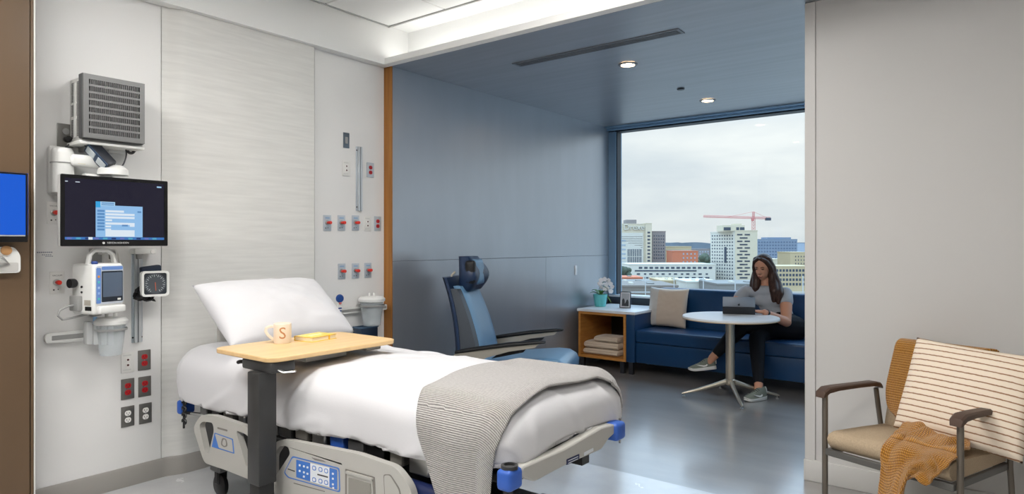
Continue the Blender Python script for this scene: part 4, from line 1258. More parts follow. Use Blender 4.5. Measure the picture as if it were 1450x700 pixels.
# ================================================================== ALCOVE CEILING FITTINGS
M_trimw = mat('fitting_grey', (122, 126, 134), 0.4, metal=0.4)
a = on_z(728, 91, ZL); b_ = on_z(965, 43, ZL)
t = thing('air_diffuser', 'long slotted air diffuser in the slate alcove ceiling', 'vent', ((a.x + b_.x) / 2, 4.17, ZL))
L = (b_.x - a.x)
MB().plate([(-L / 2, -.055), (L / 2, -.055), (L / 2, .055), (-L / 2, .055)], [[(-L / 2 + .02, -.04), (L / 2 - .02, -.04), (L / 2 - .02, .04), (-L / 2 + .02, .04)]], -.006, 0.0).build('frame', M_trimw, t)
MB().box(-L / 2 + .02, L / 2 - .02, -.04, .04, -.0015, -.0002).build('duct_shadow', M_slot, t)
for y in (-.0235, 0.0, .0235):
    MB().box(-L / 2 + .02, L / 2 - .02, y - .0035, y + .0035, -.007, -.0005).build('slat', M_trimw, t)
M_dl = mat('downlight_warm', (255, 240, 220), 0.5, emit=(255, 214, 165), estr=55.0)
for px, py, lb in ((889, 91, 'round lit downlight in the alcove ceiling nearer the bed'), (1002, 142, 'round lit downlight in the alcove ceiling nearer the window')):
    p = on_z(px, py, ZL)
    t = thing('downlight', lb, 'light', (p.x, p.y, ZL), 0, 'alcove downlights')
    MB().lathe([(.055, -.001), (.055, -.010), (.062, -.012), (.078, -.006), (.078, -.001)], 28, cap0=False, cap1=False).build('trim_ring', M_trimw, t)
    MB().lathe([(.001, -.0035), (.056, -.0035), (.056, -.001), (.001, -.001)], 28).build('lens', M_dl, t)
p = on_z(964, 125.5, ZL)
t = thing('sprinkler_cover', 'small dark disc on the alcove ceiling between the downlights', 'sprinkler', (p.x, p.y, ZL))
MB().lathe([(.001, -.012), (.030, -.012), (.036, -.008), (.036, -.005), (.001, -.005)], 22).build('cap', mat('disc_slate', (64, 68, 76), 0.4), t)
MB().lathe([(.001, -.006), (.024, -.006), (.024, -.0005), (.001, -.0005)], 20).build('neck', M_dark, t)
p = on_x(815, 383, XS)
t = thing('wall_switch', 'narrow white switch on the slate wall near the window', 'switch', (XS, p.y, p.z))
MB().box(0, .008, -.022, .022, -.055, .055, .003, 2).build('cover_plate', mat('switch_white', (240, 241, 242), 0.4), t)
MB().box(.007, .012, -.010, .010, -.028, .028, .002, 1).build('rocker', mat('switch_white', (240, 241, 242), 0.4), t)

# ================================================================== RECLINER
M_vin = mat('blue_grey_vinyl', (100, 140, 174), 0.32, spec=0.5, bump=0.05, bscale=300)
M_vind = mat('dark_blue_vinyl', (34, 52, 82), 0.35, spec=0.5)
M_shell = mat('recliner_side_grey', (72, 78, 86), 0.4)
M_silver = mat('recliner_silver', (178, 172, 160), 0.35, metal=0.4)
rc = thing('recliner_chair', 'blue vinyl medical recliner with black arms and padded headrest', 'recliner', (-3.27, 4.21, 0), math.radians(22.5))
# seat with a rolled front
prof = [(-.24, .40), (.42, .37), (.49, .36), (.525, .40), (.53, .45), (.505, .495), (.45, .525), (.36, .530), (.10, .505), (-.16, .485), (-.24, .48)]
mb = MB(); rg = []
for y, s, dz in ((-.295, .93, -.012), (-.285, .985, -.003), (-.25, 1, 0), (0, 1.0, .006), (.25, 1, 0), (.285, .985, -.003), (.295, .93, -.012)):
    rg.append([(x if x < .3 else .3 + (x - .3) * s, y, (z - .45) * s + .45 + dz) for x, z in prof])
mb.rings(rg).build('seat', M_vin, rc, angle=60)
# back: padded front, side shell, rear shell
def back_x(z): return -.145 - .33 * (z - .48) * (z - .48) * .9 - .16 * (z - .48)
mb = MB(); rg = []
for i in range(13):
    z = .47 + (1.06 - .47) * i / 12
    fx = back_x(z); hw = .235 - .03 * (i / 12)
    rg.append([(fx - .07, -hw, z), (fx - .012, -hw, z), (fx, -hw + .03, z), (fx + .004, -hw * .5, z), (fx + .0, 0, z), (fx + .004, hw * .5, z), (fx, hw - .03, z), (fx - .012, hw, z), (fx - .07, hw, z)])
mb.rings(rg).build('back_cushion', M_vin, rc, angle=60)
for s in (-1, 1):
    mb = MB(); rg = []
    for i in range(13):
        z = .44 + (1.04 - .44) * i / 12
        fx = back_x(max(z, .47)); hw = .238 - .03 * (i / 12)
        w0 = .045
        dep = .20 - .10 * i / 12
        rg.append([(fx - dep, s * hw, z), (fx - .015, s * hw, z), (fx - .03, s * (hw + w0), z), (fx - dep, s * (hw + w0), z)])
    mb.rings(rg).build('back_side', M_shell, rc, angle=50)
mb = MB(); rg = []
for i in range(15):
    z = .42 + (1.13 - .42) * i / 14
    fx = back_x(max(z, .47)); hw = .295 - .035 * (i / 14)
    dep = .205 - .115 * i / 14
    rg.append([(fx - dep - .03, -hw + .04, z), (fx - dep, -hw, z), (fx - dep + .02, -hw, z), (fx - dep + .015, 0, z), (fx - dep + .02, hw, z), (fx - dep, hw, z), (fx - dep - .03, hw - .04, z), (fx - dep - .045, 0, z)])
mb.rings(rg).build('back_shell', M_vind, rc, angle=50)
# headrest: curved shell with side wings and black pad
hx = back_x(1.05)
mb = MB(); rg = []
for i in range(11):
    t_ = i / 10
    z = 1.02 + .275 * t_
    wd = .155 + .055 * math.sin(math.pi * min(1, t_ * 1.15)) - .02 * t_ ** 6
    th_ = .05 + .035 * math.sin(math.pi * min(1, .15 + t_ * .8))
    cx = hx - .02 - .01 * t_ + .03 * math.sin(math.pi * t_)
    ring = []
    for k in range(20):
        a = 2 * math.pi * k / 20
        c_, s_ = math.cos(a), math.sin(a)
        y = wd * math.copysign(abs(s_) ** .6, s_)
        x = cx + th_ * math.copysign(abs(c_) ** .7, c_) + .05 * (abs(y) / .2) ** 2
        ring.append((x, y, z))
    rg.append(ring)
mb.rings(rg).build('headrest', M_vind, rc, angle=60)
o = cushion(.24, .22, .07, 20, 16, .02, 3.2, .5, 2, .003)
oriented(o, (0, 1, 0), (-.08, 0, 1)); o.build('head_pad', M_vin, rc, (hx + .055, 0.02, 1.165), angle=180)
MB().box(hx + .015, hx + .10, -.20, -.135, 1.075, 1.265, .025, 4).build('head_bolster', M_black, rc)
MB().tube([(hx - .09, -.11, 1.02), (hx - .12, -.12, 1.06), (hx - .125, -.10, 1.14), (hx - .10, -.09, 1.17)], .010, 8).build('back_handle', M_silver, rc)
for s in (-1, 1):
    y = s * .36
    pts = [(-.33, y, .560), (-.15, y, .595), (.10, y, .637), (.32, y, .662), (.375, y, .664)]
    mb = MB(); rg = []
    for (x, yy, z), w_, h_ in zip(pts, (.022, .032, .036, .034, .022), (.014, .018, .018, .015, .009)):
        rg.append([(x, yy + w_ * math.cos(a), z + h_ * math.sin(a)) for a in [2 * math.pi * k / 14 for k in range(14)]])
    mb.rings(rg).build('armrest', M_black, rc, angle=60)
    poly = [(-.34, .545), (-.10, .588), (.16, .632), (.33, .650), (.30, .622), (.10, .585), (-.08, .53), (-.20, .45), (-.30, .42)]
    MB().prism(poly, y - .016, y + .016, 'Y').build('arm_panel', M_silver, rc)
    MB().prism([(.0, .555), (.10, .585), (.22, .600), (.20, .578), (.06, .545), (-.05, .52)], y - .030 * s - .012, y - .030 * s + .012, 'Y').build('arm_pad', M_black, rc)
    MB().lathe([(.001, 0), (.085, 0), (.085, .03), (.07, .045), (.001, .045)], 26, (-.30, y - (.02 if s < 0 else .025), .455), 'Y').build('pivot_cover', M_black, rc)
    MB().box(-.30, .30, y - .02, y + .02, .14, .44, .02, 2).build('side_panel', M_shell, rc)
    for x in (-.27, .27):
        MB().lathe([(.001, -.015), (.045, -.015), (.052, 0), (.045, .015), (.001, .015)], 16, (x, y, .053), 'Y').box(x - .02, x + .02, y - .026, y + .026, .07, .15, .006, 1).build('castor', M_black, rc)
MB().box(-.26, .26, -.33, .33, .16, .40, .02, 2).build('base', M_black, rc)

# ================================================================== CUBE TABLE AND SOFA
M_oakc = mat('honey_oak', (206, 144, 74), 0.42, spec=0.4, rgb2=(184, 122, 56), vscale=6, vstretch=(1, 1, 6), detail=6)
M_topw = mat('white_solid_surface', (238, 240, 242), 0.3, var=0.02, vscale=12)
M_sofa = mat('petrol_blue_leather', (18, 60, 100), 0.36, spec=0.5, bump=0.06, bscale=220)
M_legd = mat('leg_graphite', (54, 54, 58), 0.4, metal=0.5)
YF = 6.32
xl, xr = on_y(819, 480, YF).x, on_y(886, 480, YF).x
ZQ0, ZQ1 = .128, .640
ct = thing('cube_table', 'open oak cube side table with white top beside the sofa', 'table', ((xl + xr) / 2, 6.7, 0))
Wq = (-(xl + xr) / 2, -6.7, 0)
th_ = .028
MB().box(xl, xl + th_, YF, 7.06, ZQ0, ZQ1).build('side_panel', M_oakc, ct, Wq)
MB().box(xr - th_, xr, YF, 7.06, ZQ0, ZQ1).build('side_panel', M_oakc, ct, Wq)
MB().box(xl + th_, xr - th_, YF, 7.06, ZQ0, ZQ0 + th_).build('bottom_panel', M_oakc, ct, Wq)
MB().box(xl + th_, xr - th_, YF, 7.06, ZQ1 - th_, ZQ1).build('top_panel', M_oakc, ct, Wq)
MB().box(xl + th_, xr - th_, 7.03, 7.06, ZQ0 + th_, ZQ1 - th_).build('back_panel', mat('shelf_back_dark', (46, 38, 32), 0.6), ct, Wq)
xa = xr + .105
MB().box(xl - .012, xa + .01, YF - .012, 7.07, ZQ1 + .0, ZQ1 + .030, .004, 2).build('tabletop', M_topw, ct, Wq)
for x in (xl + .045, xr - .05):
    for y in (YF + .03, 6.98):
        MB().box(x - .022, x + .022, y - .02, y + .02, 0, ZQ0).build('leg', M_legd, ct, Wq)
sf = thing('sofa', 'long petrol blue sofa under the window', 'sofa', (-1.6, 6.7, 0))
Ws = (1.6, -6.7, 0)
SX1 = 0.45
MB().box(xr + .004, xa, YF, 7.06, .13, ZQ1 - .002, .006, 2).build('armrest', M_sofa, sf, Ws)
MB().box(xa + .002, SX1, YF + .025, 7.06, .13, .345, .01, 2).build('base', M_sofa, sf, Ws)
MB().box(xa + .003, -1.35, YF + .005, 6.96, .348, .478, .022, 4).build('seat_cushion', M_sofa, sf, Ws)
MB().box(-1.346, SX1, YF + .005, 6.96, .348, .478, .022, 4).build('seat_cushion', M_sofa, sf, Ws)
zb = on_y(1000, 410, 7.0).z
mb = MB(); rg = []
for x in (xa + .003, xa + .02, SX1):
    e_ = .012 if x == xa + .003 else 0
    rg.append([(x, 6.86 + e_, .44), (x, 6.90 + e_, zb - .03), (x, 6.915 + e_, zb - .006 - e_), (x, 6.93, zb - e_), (x, 7.05, zb - e_), (x, 7.07, zb - .02), (x, 7.07, .44)])
mb.rings(rg).build('backrest', M_sofa, sf, Ws, angle=50)
for x in (xr + .055, -1.5, SX1 - .1):
    for y in (YF + .03, 6.98):
        MB().box(x - .024, x + .024, y - .02, y + .02, 0, .13).build('leg', M_legd, sf, Ws)
# towels
M_tow = mat('cream_terry', (228, 210, 188), 0.95, spec=0.05, bump=0.7, bscale=320, sheen=0.4)
def towel(label, x0, x1, z0, hgt, depth):
    t = MB()
    prof = []
    for k in range(18):
        a = 2 * math.pi * k / 18
        c_, s_ = math.cos(a), math.sin(a)
        prof.append((math.copysign(abs(c_) ** .45, c_), math.copysign(abs(s_) ** .6, s_)))
    rg = []; L = x1 - x0
    for i, sc in ((0, .75), (.015, .95), (.04, 1), (.5, 1.03), (.96, 1), (.985, .95), (1, .75)):
        rg.append([(L * (i - .5), p * depth / 2, hgt / 2 + q * hgt / 2 * sc) for p, q in prof])
    t.rings(rg)
    ob = t.build('folded_towel', M_tow, None, ((x0 + x1) / 2, YF + .02 + depth / 2 + .03, z0), angle=70)
    tag(ob, label, 'towel', 'folded towels in the cube table')
    # fold lines seen at the front
    for s_ in (.32, .68):
        MB().box(-L / 2 + .01, L / 2 - .01, -depth / 2 - .003, -depth / 2 + .02, hgt * s_ - .002, hgt * s_ + .002, .001, 1).build('fold', mat('towel_fold', (206, 184, 160), 0.95), ob)
z0 = ZQ0 + th_
X0, X1_ = on_y(829, 500, YF + .1).x, on_y(877, 500, YF + .1).x
towel('cream folded towel at the bottom of the stack', X0, X1_, z0, .070, .34)
towel('cream folded towel in the middle of the stack', X0 + .01, X1_ + .005, z0 + .071, .078, .34)
towel('small cream folded towel on top of the stack', X0 + .14, X1_ + .0, z0 + .150, .062, .28)
# orchid
ZTB = ZQ1 + .03
p = on_z(850, 434, ZTB)
M_pot = mat('turquoise_glaze', (106, 200, 200), 0.3, spec=0.5)
M_leaf = mat('orchid_leaf', (66, 112, 44), 0.4)
M_leafy = mat('orchid_leaf_yellowing', (150, 172, 70), 0.4)
M_pet = mat('orchid_white', (246, 244, 246), 0.6, sss=0.0)
orc = thing('orchid', 'white orchid in a turquoise pot on the cube table', 'potted plant', (p.x, p.y, ZTB))
MB().lathe([(.001, 0), (.060, 0), (.063, .004), (.083, .138), (.085, .142), (.080, .142), (.076, .12), (.001, .12)], 30).build('pot', M_pot, orc)
MB().lathe([(.001, .118), (.076, .118), (.070, .128), (.001, .132)], 20).build('moss', mat('moss', (62, 52, 36), 0.9, bump=.8, bscale=80), orc)
def leaf(ang, L, up, m, w=.035, droop=.0):
    mb = MB()
    def fn(u, v):
        s_ = u * L; ww = w * math.sin(math.pi * (0.08 + .92 * u) ** .8) * (2 * v - 1)
        x = s_; z = .13 + up * math.sin(u * 2.2) - droop * u * u + .25 * abs(ww)
        return (x * math.cos(ang) - ww * math.sin(ang), x * math.sin(ang) + ww * math.cos(ang), z)
    mb.grid(fn, 10, 4)
    o = mb.build('leaf', m, orc, angle=180, fix=False)
    md = o.modifiers.new('s', 'SOLIDIFY'); md.thickness = .003
lr = math.atan2(_r.y, _r.x)
leaf(lr + math.pi, .12, .035, M_leaf); leaf(lr + 2.6, .11, .06, M_leaf); leaf(lr + .25, .135, .02, M_leafy, .03, .10); leaf(lr - .5, .09, .05, M_leaf); leaf(lr + 1.3, .1, .05, M_leaf)
random.seed(11)
stem_pts = [Vector((0, 0, .12)), Vector((.0, .01, .2)), Vector((.015, .012, .26)), Vector((.05, .03, .30)), Vector((.09, .055, .29)), Vector((.115, .07, .25))]
MB().tube(stem_pts, .003, 6).build('stem', M_leaf, orc)
MB().tube([Vector((0, 0, .12)), Vector((-.01, -.01, .2)), Vector((.01, -.01, .24)), Vector((.05, .0, .235)), Vector((.09, .03, .20))], .003, 6).build('stem', M_leaf, orc)
flowers = [(.01, .0, .305), (.045, .02, .315), (.08, .05, .30), (.10, .06, .262), (.115, .075, .225), (.03, .01, .26), (.06, .03, .255), (.02, -.01, .225), (.08, .03, .212), (.055, .01, .20), (.105, .06, .175), (-.005, -.005, .265)]
camdir = Vector((-p.x, -p.y, .3)).normalized()
fl0 = None
for i, c_ in enumerate(flowers):
    if fl0 is None:
        mb = MB()
        for k in range(5):
            a = 2 * math.pi * k / 5 + .3
            def fn(u, v, a=a, k=k):
                L_ = .030; s_ = u * L_; ww = (.016 if k % 2 else .020) * math.sin(math.pi * min(1, u * .9 + .1)) * (2 * v - 1)
                return (s_ * math.cos(a) - ww * math.sin(a), s_ * math.sin(a) + ww * math.cos(a), .006 * math.sin(u * 3) - .15 * abs(ww))
            mb.grid(fn, 5, 4)
        mb.ball((0, 0, .004), (.006, .006, .007), 8, 6)
        fl0 = mb.build('flower', M_pet, orc, angle=180, fix=False)
        o = fl0
    else:
        o = fl0.copy(); COL.objects.link(o)
    o.location = c_
    d = (camdir + Vector((random.uniform(-.6, .6), random.uniform(-.6, .6), random.uniform(-.5, .5)))).normalized()
    o.rotation_euler = d.to_track_quat('Z', 'Y').to_euler()
# photo frame
p = on_z(885, 436.5, ZTB)
fa = math.atan2(-p.x, p.y) * .35
pf = thing('photo_frame', 'small dark framed black and white photograph on the cube table', 'photo frame', (p.x, p.y, ZTB), .18)
tilt = Matrix.Rotation(math.radians(-8), 4, 'X')
fw, fh = .063, .185
o = MB().plate([(-fw, 0.001), (fw, 0.001), (fw, fh), (-fw, fh)], [[(-fw + .007, .008), (fw - .007, .008), (fw - .007, fh - .007), (-fw + .007, fh - .007)]], -.008, .008, 'Y')
o.v = [tuple(tilt @ Vector(q)) for q in o.v]; o.build('frame', mat('frame_navy', (28, 48, 72), 0.35), pf)
def fpart(poly, y0, y1, m, nm):
    o = MB().prism(poly, y0, y1, 'Y'); o.v = [tuple(tilt @ Vector(q)) for q in o.v]; return o.build(nm, m, pf)
fpart([(-fw + .006, .008), (fw - .006, .008), (fw - .006, fh - .006), (-fw + .006, fh - .006)], -.001, .006, mat('photo_mat', (224, 226, 230), 0.4), 'mount_board')
fpart([(-.044, .02), (.044, .02), (.044, .165), (-.044, .165)], -.002, .001, mat('photo_grey', (176, 180, 186), 0.3), 'print')
fpart([(-.036, .022), (-.036, .09), (-.026, .108), (-.014, .104), (-.006, .085), (-.004, .05), (.004, .06), (.016, .092), (.030, .098), (.040, .07), (.042, .022)], -.003, 0, mat('photo_dark', (60, 62, 66), 0.3), 'figures')
MB().box(-.012, .012, .01, .07, 0.001, .004).build('easel_foot', M_dark, pf)
# sofa cushion
M_cu1 = mat('silver_linen', (206, 202, 196), 0.7, bump=.3, bscale=300)
M_cu2 = mat('sand_velvet', (212, 194, 174), 0.6, spec=.3, sheen=.5)
c_ = on_y(945.5, 441, 6.79)
cu = cushion(.45, .44, .15, 36, 30, .05, 2.6, .45, 9, .006)
cu.m = []
for f in cu.f:
    x = sum(cu.v[i][0] for i in f) / len(f)
    cu.m.append(1 if x > -.10 else 0)
oriented(cu, (1, .04, -.015), (.02, .20, 1))
o = cu.build('cushion', [M_cu1, M_cu2], None, (c_.x, c_.y, .478 + .215), angle=180)
tag(o, 'square sand and silver cushion at the left end of the sofa', 'cushion')

# ================================================================== BISTRO TABLE
tc_ = on_z(1034, 448, .74)
M_tabw = mat('white_table_laminate', (238, 239, 240), 0.3)
M_nick = mat('satin_nickel', (204, 192, 174), 0.3, metal=0.85)
bt = thing('bistro_table', 'round white pedestal table with four-legged metal base', 'table', (tc_.x, tc_.y, 0))
MB().lathe([(.001, .715), (.41, .715), (.420, .724), (.420, .736), (.417, .74), (.001, .74)], 64).build('tabletop', M_tabw, bt)
MB().lathe([(.416, .7145), (.4215, .7165), (.4215, .7235), (.416, .7235)], 64, cap0=False, cap1=False).build('edge_band', mat('edge_ply', (206, 184, 150), 0.5), bt)
MB().lathe([(.001, .14), (.040, .14), (.040, .70), (.12, .708), (.12, .7148), (.001, .7148)], 28).build('column', M_nick, bt)
MB().lathe([(.001, .115), (.035, .115), (.046, .13), (.046, .165), (.040, .172), (.001, .172)], 24).build('hub', M_nick, bt)
for k in range(4):
    a = math.radians(32 + 90 * k)
    c1, s1 = math.cos(a), math.sin(a)
    mb = MB(); rg = []
    for r, z, w_, h_ in ((.025, .148, .020, .026), (.15, .108, .019, .020), (.30, .062, .016, .014), (.41, .036, .014, .010), (.43, .030, .010, .006)):
        rg.append([(r * c1 - s1 * w_ * math.cos(q), r * s1 + c1 * w_ * math.cos(q), z + h_ * math.sin(q)) for q in [2 * math.pi * j / 12 for j in range(12)]])
    lg = mb.rings(rg).build('leg', M_nick, bt)
    MB().lathe([(.001, 0), (.014, 0), (.014, .008), (.006, .012), (.006, .030), (.001, .030)], 12, (.412 * c1, .412 * s1, 0)).build('glide', M_steel, lg)
# tablet in a dark folio
p = on_z(1043, 446, .74)
tb = thing('tablet', 'silver tablet propped in a dark keyboard folio on the round table', 'tablet', (p.x, p.y + .06, .7405), math.radians(20))
M_tabs = mat('tablet_silver', (148, 152, 158), 0.3, metal=0.7)
M_fol = mat('folio_charcoal', (44, 46, 50), 0.6)
tl = Matrix.Rotation(math.radians(17), 4, 'X')
MB().box(-.142, .142, -.004, .15, 0, .006, .002, 1).build('keyboard', M_fol, tb)
mb = MB()
for r in range(4):
    for k in range(11):
        mb.box(-.13 + k * .0238, -.13 + k * .0238 + .019, .035 + r * .024, .054 + r * .024, .006, .0075)
stuff(mb.build('keys', mat('key_dark', (30, 31, 34), 0.5), tb))
MB().box(-.142, .142, -.006, .0, 0.004, .172, .0025, 2, tl).build('slate', M_tabs, tb)
MB().box(-.130, .130, .0002, .0012, 0.016, .162, 0, 1, tl).build('screen', emis('tablet_glow', (120, 140, 160), .5), tb)
MB().box(-.143, .143, -.011, -.0062, 0.003, .075, .002, 1, tl).build('folio_flap', M_fol, tb)
mb = MB().ball((0, 0, 0), (.010, .0012, .0095), 14, 8).ball((.004, 0, .012), (.003, .001, .004), 8, 6)
mb.v = [tuple(tl @ (Vector(q) + Vector((0.0, -.0065, .096)))) for q in mb.v]
mb.build('logo', mat('logo_dark', (52, 54, 58), 0.2), tb)
# ================================================================== SEATED PERSON
M_skin = mat('skin', (205, 150, 122), 0.5, spec=0.35, sss=0.08)
M_hair = mat('dark_brown_hair', (44, 30, 26), 0.45, spec=0.4, rgb2=(78, 54, 44), vscale=30, vstretch=(3, 3, .15), bump=.5, bscale=90, bstretch=(2, 2, .12))
M_shirt = mat('heather_grey_jersey', (172, 176, 182), 0.9, spec=0.1, var=.08, vscale=300)
M_trou = mat('black_leggings', (20, 21, 26), 0.75, spec=0.25)
M_shoe = mat('olive_grey_knit', (120, 124, 112), 0.8, bump=.4, bscale=300)
M_sole = mat('shoe_sole_white', (232, 231, 226), 0.6)
PB = Vector((-1.86, 6.70, 0.0))
per = thing('person', 'person with long dark hair, grey top and black leggings working on a tablet', 'person', PB)
def cap(mb, p, q, r0, r1, n=14, squash=1.0):
    """tapered limb with rounded ends"""
    p, q = Vector(p) - PB, Vector(q) - PB
    d = (q - p).normalized()
    pts, rr = [], []
    for k in range(4):
        a = math.pi / 2 * (1 - k / 4)
        pts.append(p - d * r0 * math.sin(a)); rr.append(max(.001, r0 * math.cos(a)))
    for k in range(5):
        t = k / 4; pts.append(p.lerp(q, t)); rr.append(r0 + (r1 - r0) * t)
    for k in range(1, 5):
        a = math.pi / 2 * k / 4
        pts.append(q + d * r1 * math.sin(a)); rr.append(max(.001, r1 * math.cos(a)))
    mb.tube(pts, rr, n)
def chain(mb, pts, rads):
    for i in range(len(pts) - 1): cap(mb, pts[i], pts[i + 1], rads[i], rads[i + 1])
def blob(mb, c, r, rot=None):
    m = Matrix.Translation(Vector(c) - PB)
    if rot is not None: m = m @ rot
    mb.ball((0, 0, 0), r, 20, 14, m)
def fuse(mb, name, m, voxel=.008, it=6, parent=per):
    o = mb.build(name, m, parent, angle=180)
    return solid_eval(o, [('r', 'REMESH', {'mode': 'VOXEL', 'voxel_size': voxel}), ('s', 'SMOOTH', {'factor': .5, 'iterations': it})])
HIP = Vector((-1.85, 6.74, .57))
HL, HR = Vector((-1.745, 6.715, .575)), Vector((-1.955, 6.725, .565))
KL, KR = Vector((-2.09, 6.37, .625)), Vector((-1.955, 6.335, .50))
AL, AR = Vector((-2.335, 6.20, .295)), Vector((-1.845, 6.03, .10))
CH = Vector((-1.93, 6.715, .86))
NB = Vector((-1.965, 6.675, 1.005))
SL, SR = Vector((-1.785, 6.675, .915)), Vector((-2.155, 6.615, .92))
EL, ER = Vector((-1.735, 6.51, .655)), Vector((-2.265, 6.45, .725))
WL, WR = Vector((-1.855, 6.235, .765)), Vector((-2.175, 6.30, .765))
HC = Vector((-1.985, 6.625, 1.165))
# head frame: looks down towards the tablet
look = Vector((-.10, -.93, -.30)).normalized()
side = look.cross(Vector((0, 0, 1))).normalized()      # towards her right... image left
upv = side.cross(look).normalized()
HM = Matrix(((side.x, -look.x, upv.x, 0), (side.y, -look.y, upv.y, 0), (side.z, -look.z, upv.z, 0), (0, 0, 0, 1)))
def head_pt(x, y, z): return HC + side * x + look * y + upv * z
body = MB()
blob(body, HC + upv * .025, (.074, .090, .095), HM)
blob(body, head_pt(0, .028, -.035), (.058, .062, .080), HM)
blob(body, head_pt(0, .052, -.088), (.028, .030, .026), HM)
blob(body, head_pt(.030, .060, -.02), (.022, .020, .020), HM)
blob(body, head_pt(-.030, .060, -.02), (.022, .020, .020), HM)
cap(body, head_pt(0, .088, .010), head_pt(0, .104, -.028), .008, .012)
for s in (-1, 1):
    blob(body, head_pt(s * .012, .097, -.031), (.008, .009, .007), HM)
    blob(body, head_pt(s * .074, .0, -.010), (.008, .018, .028), HM)
blob(body, head_pt(0, .091, -.060), (.022, .010, .008), HM)
blob(body, head_pt(0, .088, -.071), (.018, .010, .008), HM)
chain(body, [NB - Vector((0, 0, .03)), head_pt(0, -.015, -.06)], [.056, .050])
chain(body, [SL, (SL + SR) / 2 + Vector((0, 0, .02)), SR], [.046, .058, .046])
chain(body, [NB - Vector((0, -.01, .06)), CH, HIP], [.07, .12, .12])
for S, E, Wr, tip in ((SL, EL, WL, Vector((-1.95, 6.215, .772))), (SR, ER, WR, Vector((-2.10, 6.235, .772)))):
    chain(body, [S, S.lerp(E, .5), E], [.060, .056, .044])
    chain(body, [E, E.lerp(Wr, .3), Wr], [.046, .043, .027])
    d = (tip - Wr).normalized(); sd = d.cross(Vector((0, 0, 1))).normalized()
    body_p = Wr + d * .045
    body.ball((0, 0, 0), (.045, .038, .016), 14, 10, Matrix.Translation(body_p - PB) @ Matrix(((d.x, sd.x, 0, 0), (d.y, sd.y, 0, 0), (d.z, sd.z, 1, 0), (0, 0, 0, 1))))
    for k, (o_, L) in enumerate(((-.027, .058), (-.009, .070), (.009, .066), (.027, .050))):
        a = Wr + d * .075 + sd * o_
        b = a + d * L * .5 + sd * o_ * .15 + Vector((0, 0, .008)); c = a + d * L * .95 + sd * o_ * .25 + Vector((0, 0, -.010))
        chain(body, [a, b, c], [.0095, .009, .0075])
    ths = -1 if S is SR else 1
    a = Wr + d * .03 + sd * .030 * ths
    chain(body, [a, a + d * .03 + sd * .022 * ths, a + d * .06 + sd * .026 * ths + Vector((0, 0, -.006))], [.011, .010, .008])
chain(body, [HL, KL, AL], [.085, .060, .038])
chain(body, [HR, KR, AR], [.085, .060, .038])
chain(body, [AL, AL + Vector((-.03, -.015, -.055))], [.036, .030])
chain(body, [AR, AR + Vector((-.01, -.02, -.045))], [.036, .030])
body = fuse(body, 'body', M_skin, .0065, 4)
# top
sh = MB()
chain(sh, [SL + Vector((-.012, 0, .0)), (SL + SR) / 2 + Vector((0, 0, .012)), SR + Vector((.012, 0, .0))], [.055, .066, .055])
chain(sh, [NB + Vector((0, .015, -.105)), CH + Vector((0, 0, -.04)), HIP + Vector((-.01, 0, .11)), HIP + Vector((0, 0, .04))], [.085, .130, .130, .145])
blob(sh, CH + Vector((-.075, -.085, -.01)), (.080, .055, .070)); blob(sh, CH + Vector((.060, -.095, -.01)), (.080, .055, .070)); blob(sh, CH + Vector((-.008, -.08, -.02)), (.10, .06, .08))
for S, E in ((SL, EL), (SR, ER)):
    chain(sh, [S, S.lerp(E, .28)], [.062, .068])
sh = fuse(sh, 'top', M_shirt, .0075, 6)
# leggings
tr = MB()
chain(tr, [HIP + Vector((.06, .0, .0)), HIP + Vector((-.06, .0, 0))], [.155, .155])
chain(tr, [HIP + Vector((0, 0, .0)), HIP + Vector((-.01, -.02, .09))], [.15, .135])
chain(tr, [HL + Vector((.02, 0, .0)), HL.lerp(KL, .5) + Vector((0, 0, .0)), KL, KL.lerp(AL, .35), KL.lerp(AL, .86)], [.130, .115, .086, .074, .046])
chain(tr, [HR, HR.lerp(KR, .5), KR, KR.lerp(AR, .35), KR.lerp(AR, .88)], [.115, .098, .074, .066, .046])
tr = fuse(tr, 'leggings', M_trou, .008, 6)
# hair: cap, curtains on both sides, lengths over the chest
hr = MB()
blob(hr, head_pt(0, -.022, .042), (.088, .098, .092), HM)
blob(hr, head_pt(0, -.045, -.01), (.085, .075, .10), HM)
def lock(pts, rads): chain(hr, pts, rads)
for s in (-1, 1):
    lock([head_pt(s * .018, .056, .104), head_pt(s * .058, .040, .070), head_pt(s * .082, .012, .0), head_pt(s * .084, -.005, -.08)], [.016, .022, .024, .030])
    lock([head_pt(s * .060, .0, .08), head_pt(s * .082, -.02, .0), head_pt(s * .085, -.03, -.10)], [.03, .034, .040])
CL = CH + Vector((.075, -.145, .02)); CR = CH + Vector((-.115, -.115, .04))
lock([head_pt(-.082, .0, -.06), NB + Vector((.078, -.055, .02)), CL + Vector((-.005, 0, .06)), CL + Vector((-.01, -.01, -.03))], [.034, .046, .048, .022])
lock([head_pt(-.092, -.01, -.07), NB + Vector((.115, -.04, -.01)), CL + Vector((.035, .01, .04)), CL + Vector((.03, 0, -.05))], [.036, .044, .042, .018])
lock([head_pt(.082, .0, -.06), NB + Vector((-.080, -.055, .03)), CR + Vector((-.0, 0, .06)), CR + Vector((-.01, -.005, .0))], [.034, .042, .040, .018])
lock([head_pt(.09, -.01, -.07), NB + Vector((-.115, -.03, .01)), CR + Vector((-.04, .02, .05)), CR + Vector((-.035, .015, .0))], [.034, .040, .034, .016])
lock([head_pt(0, -.07, -.04), NB + Vector((.01, .07, -.05)), NB + Vector((.01, .09, -.16))], [.09, .100, .06])
hr = fuse(hr, 'hair', M_hair, .0065, 3)
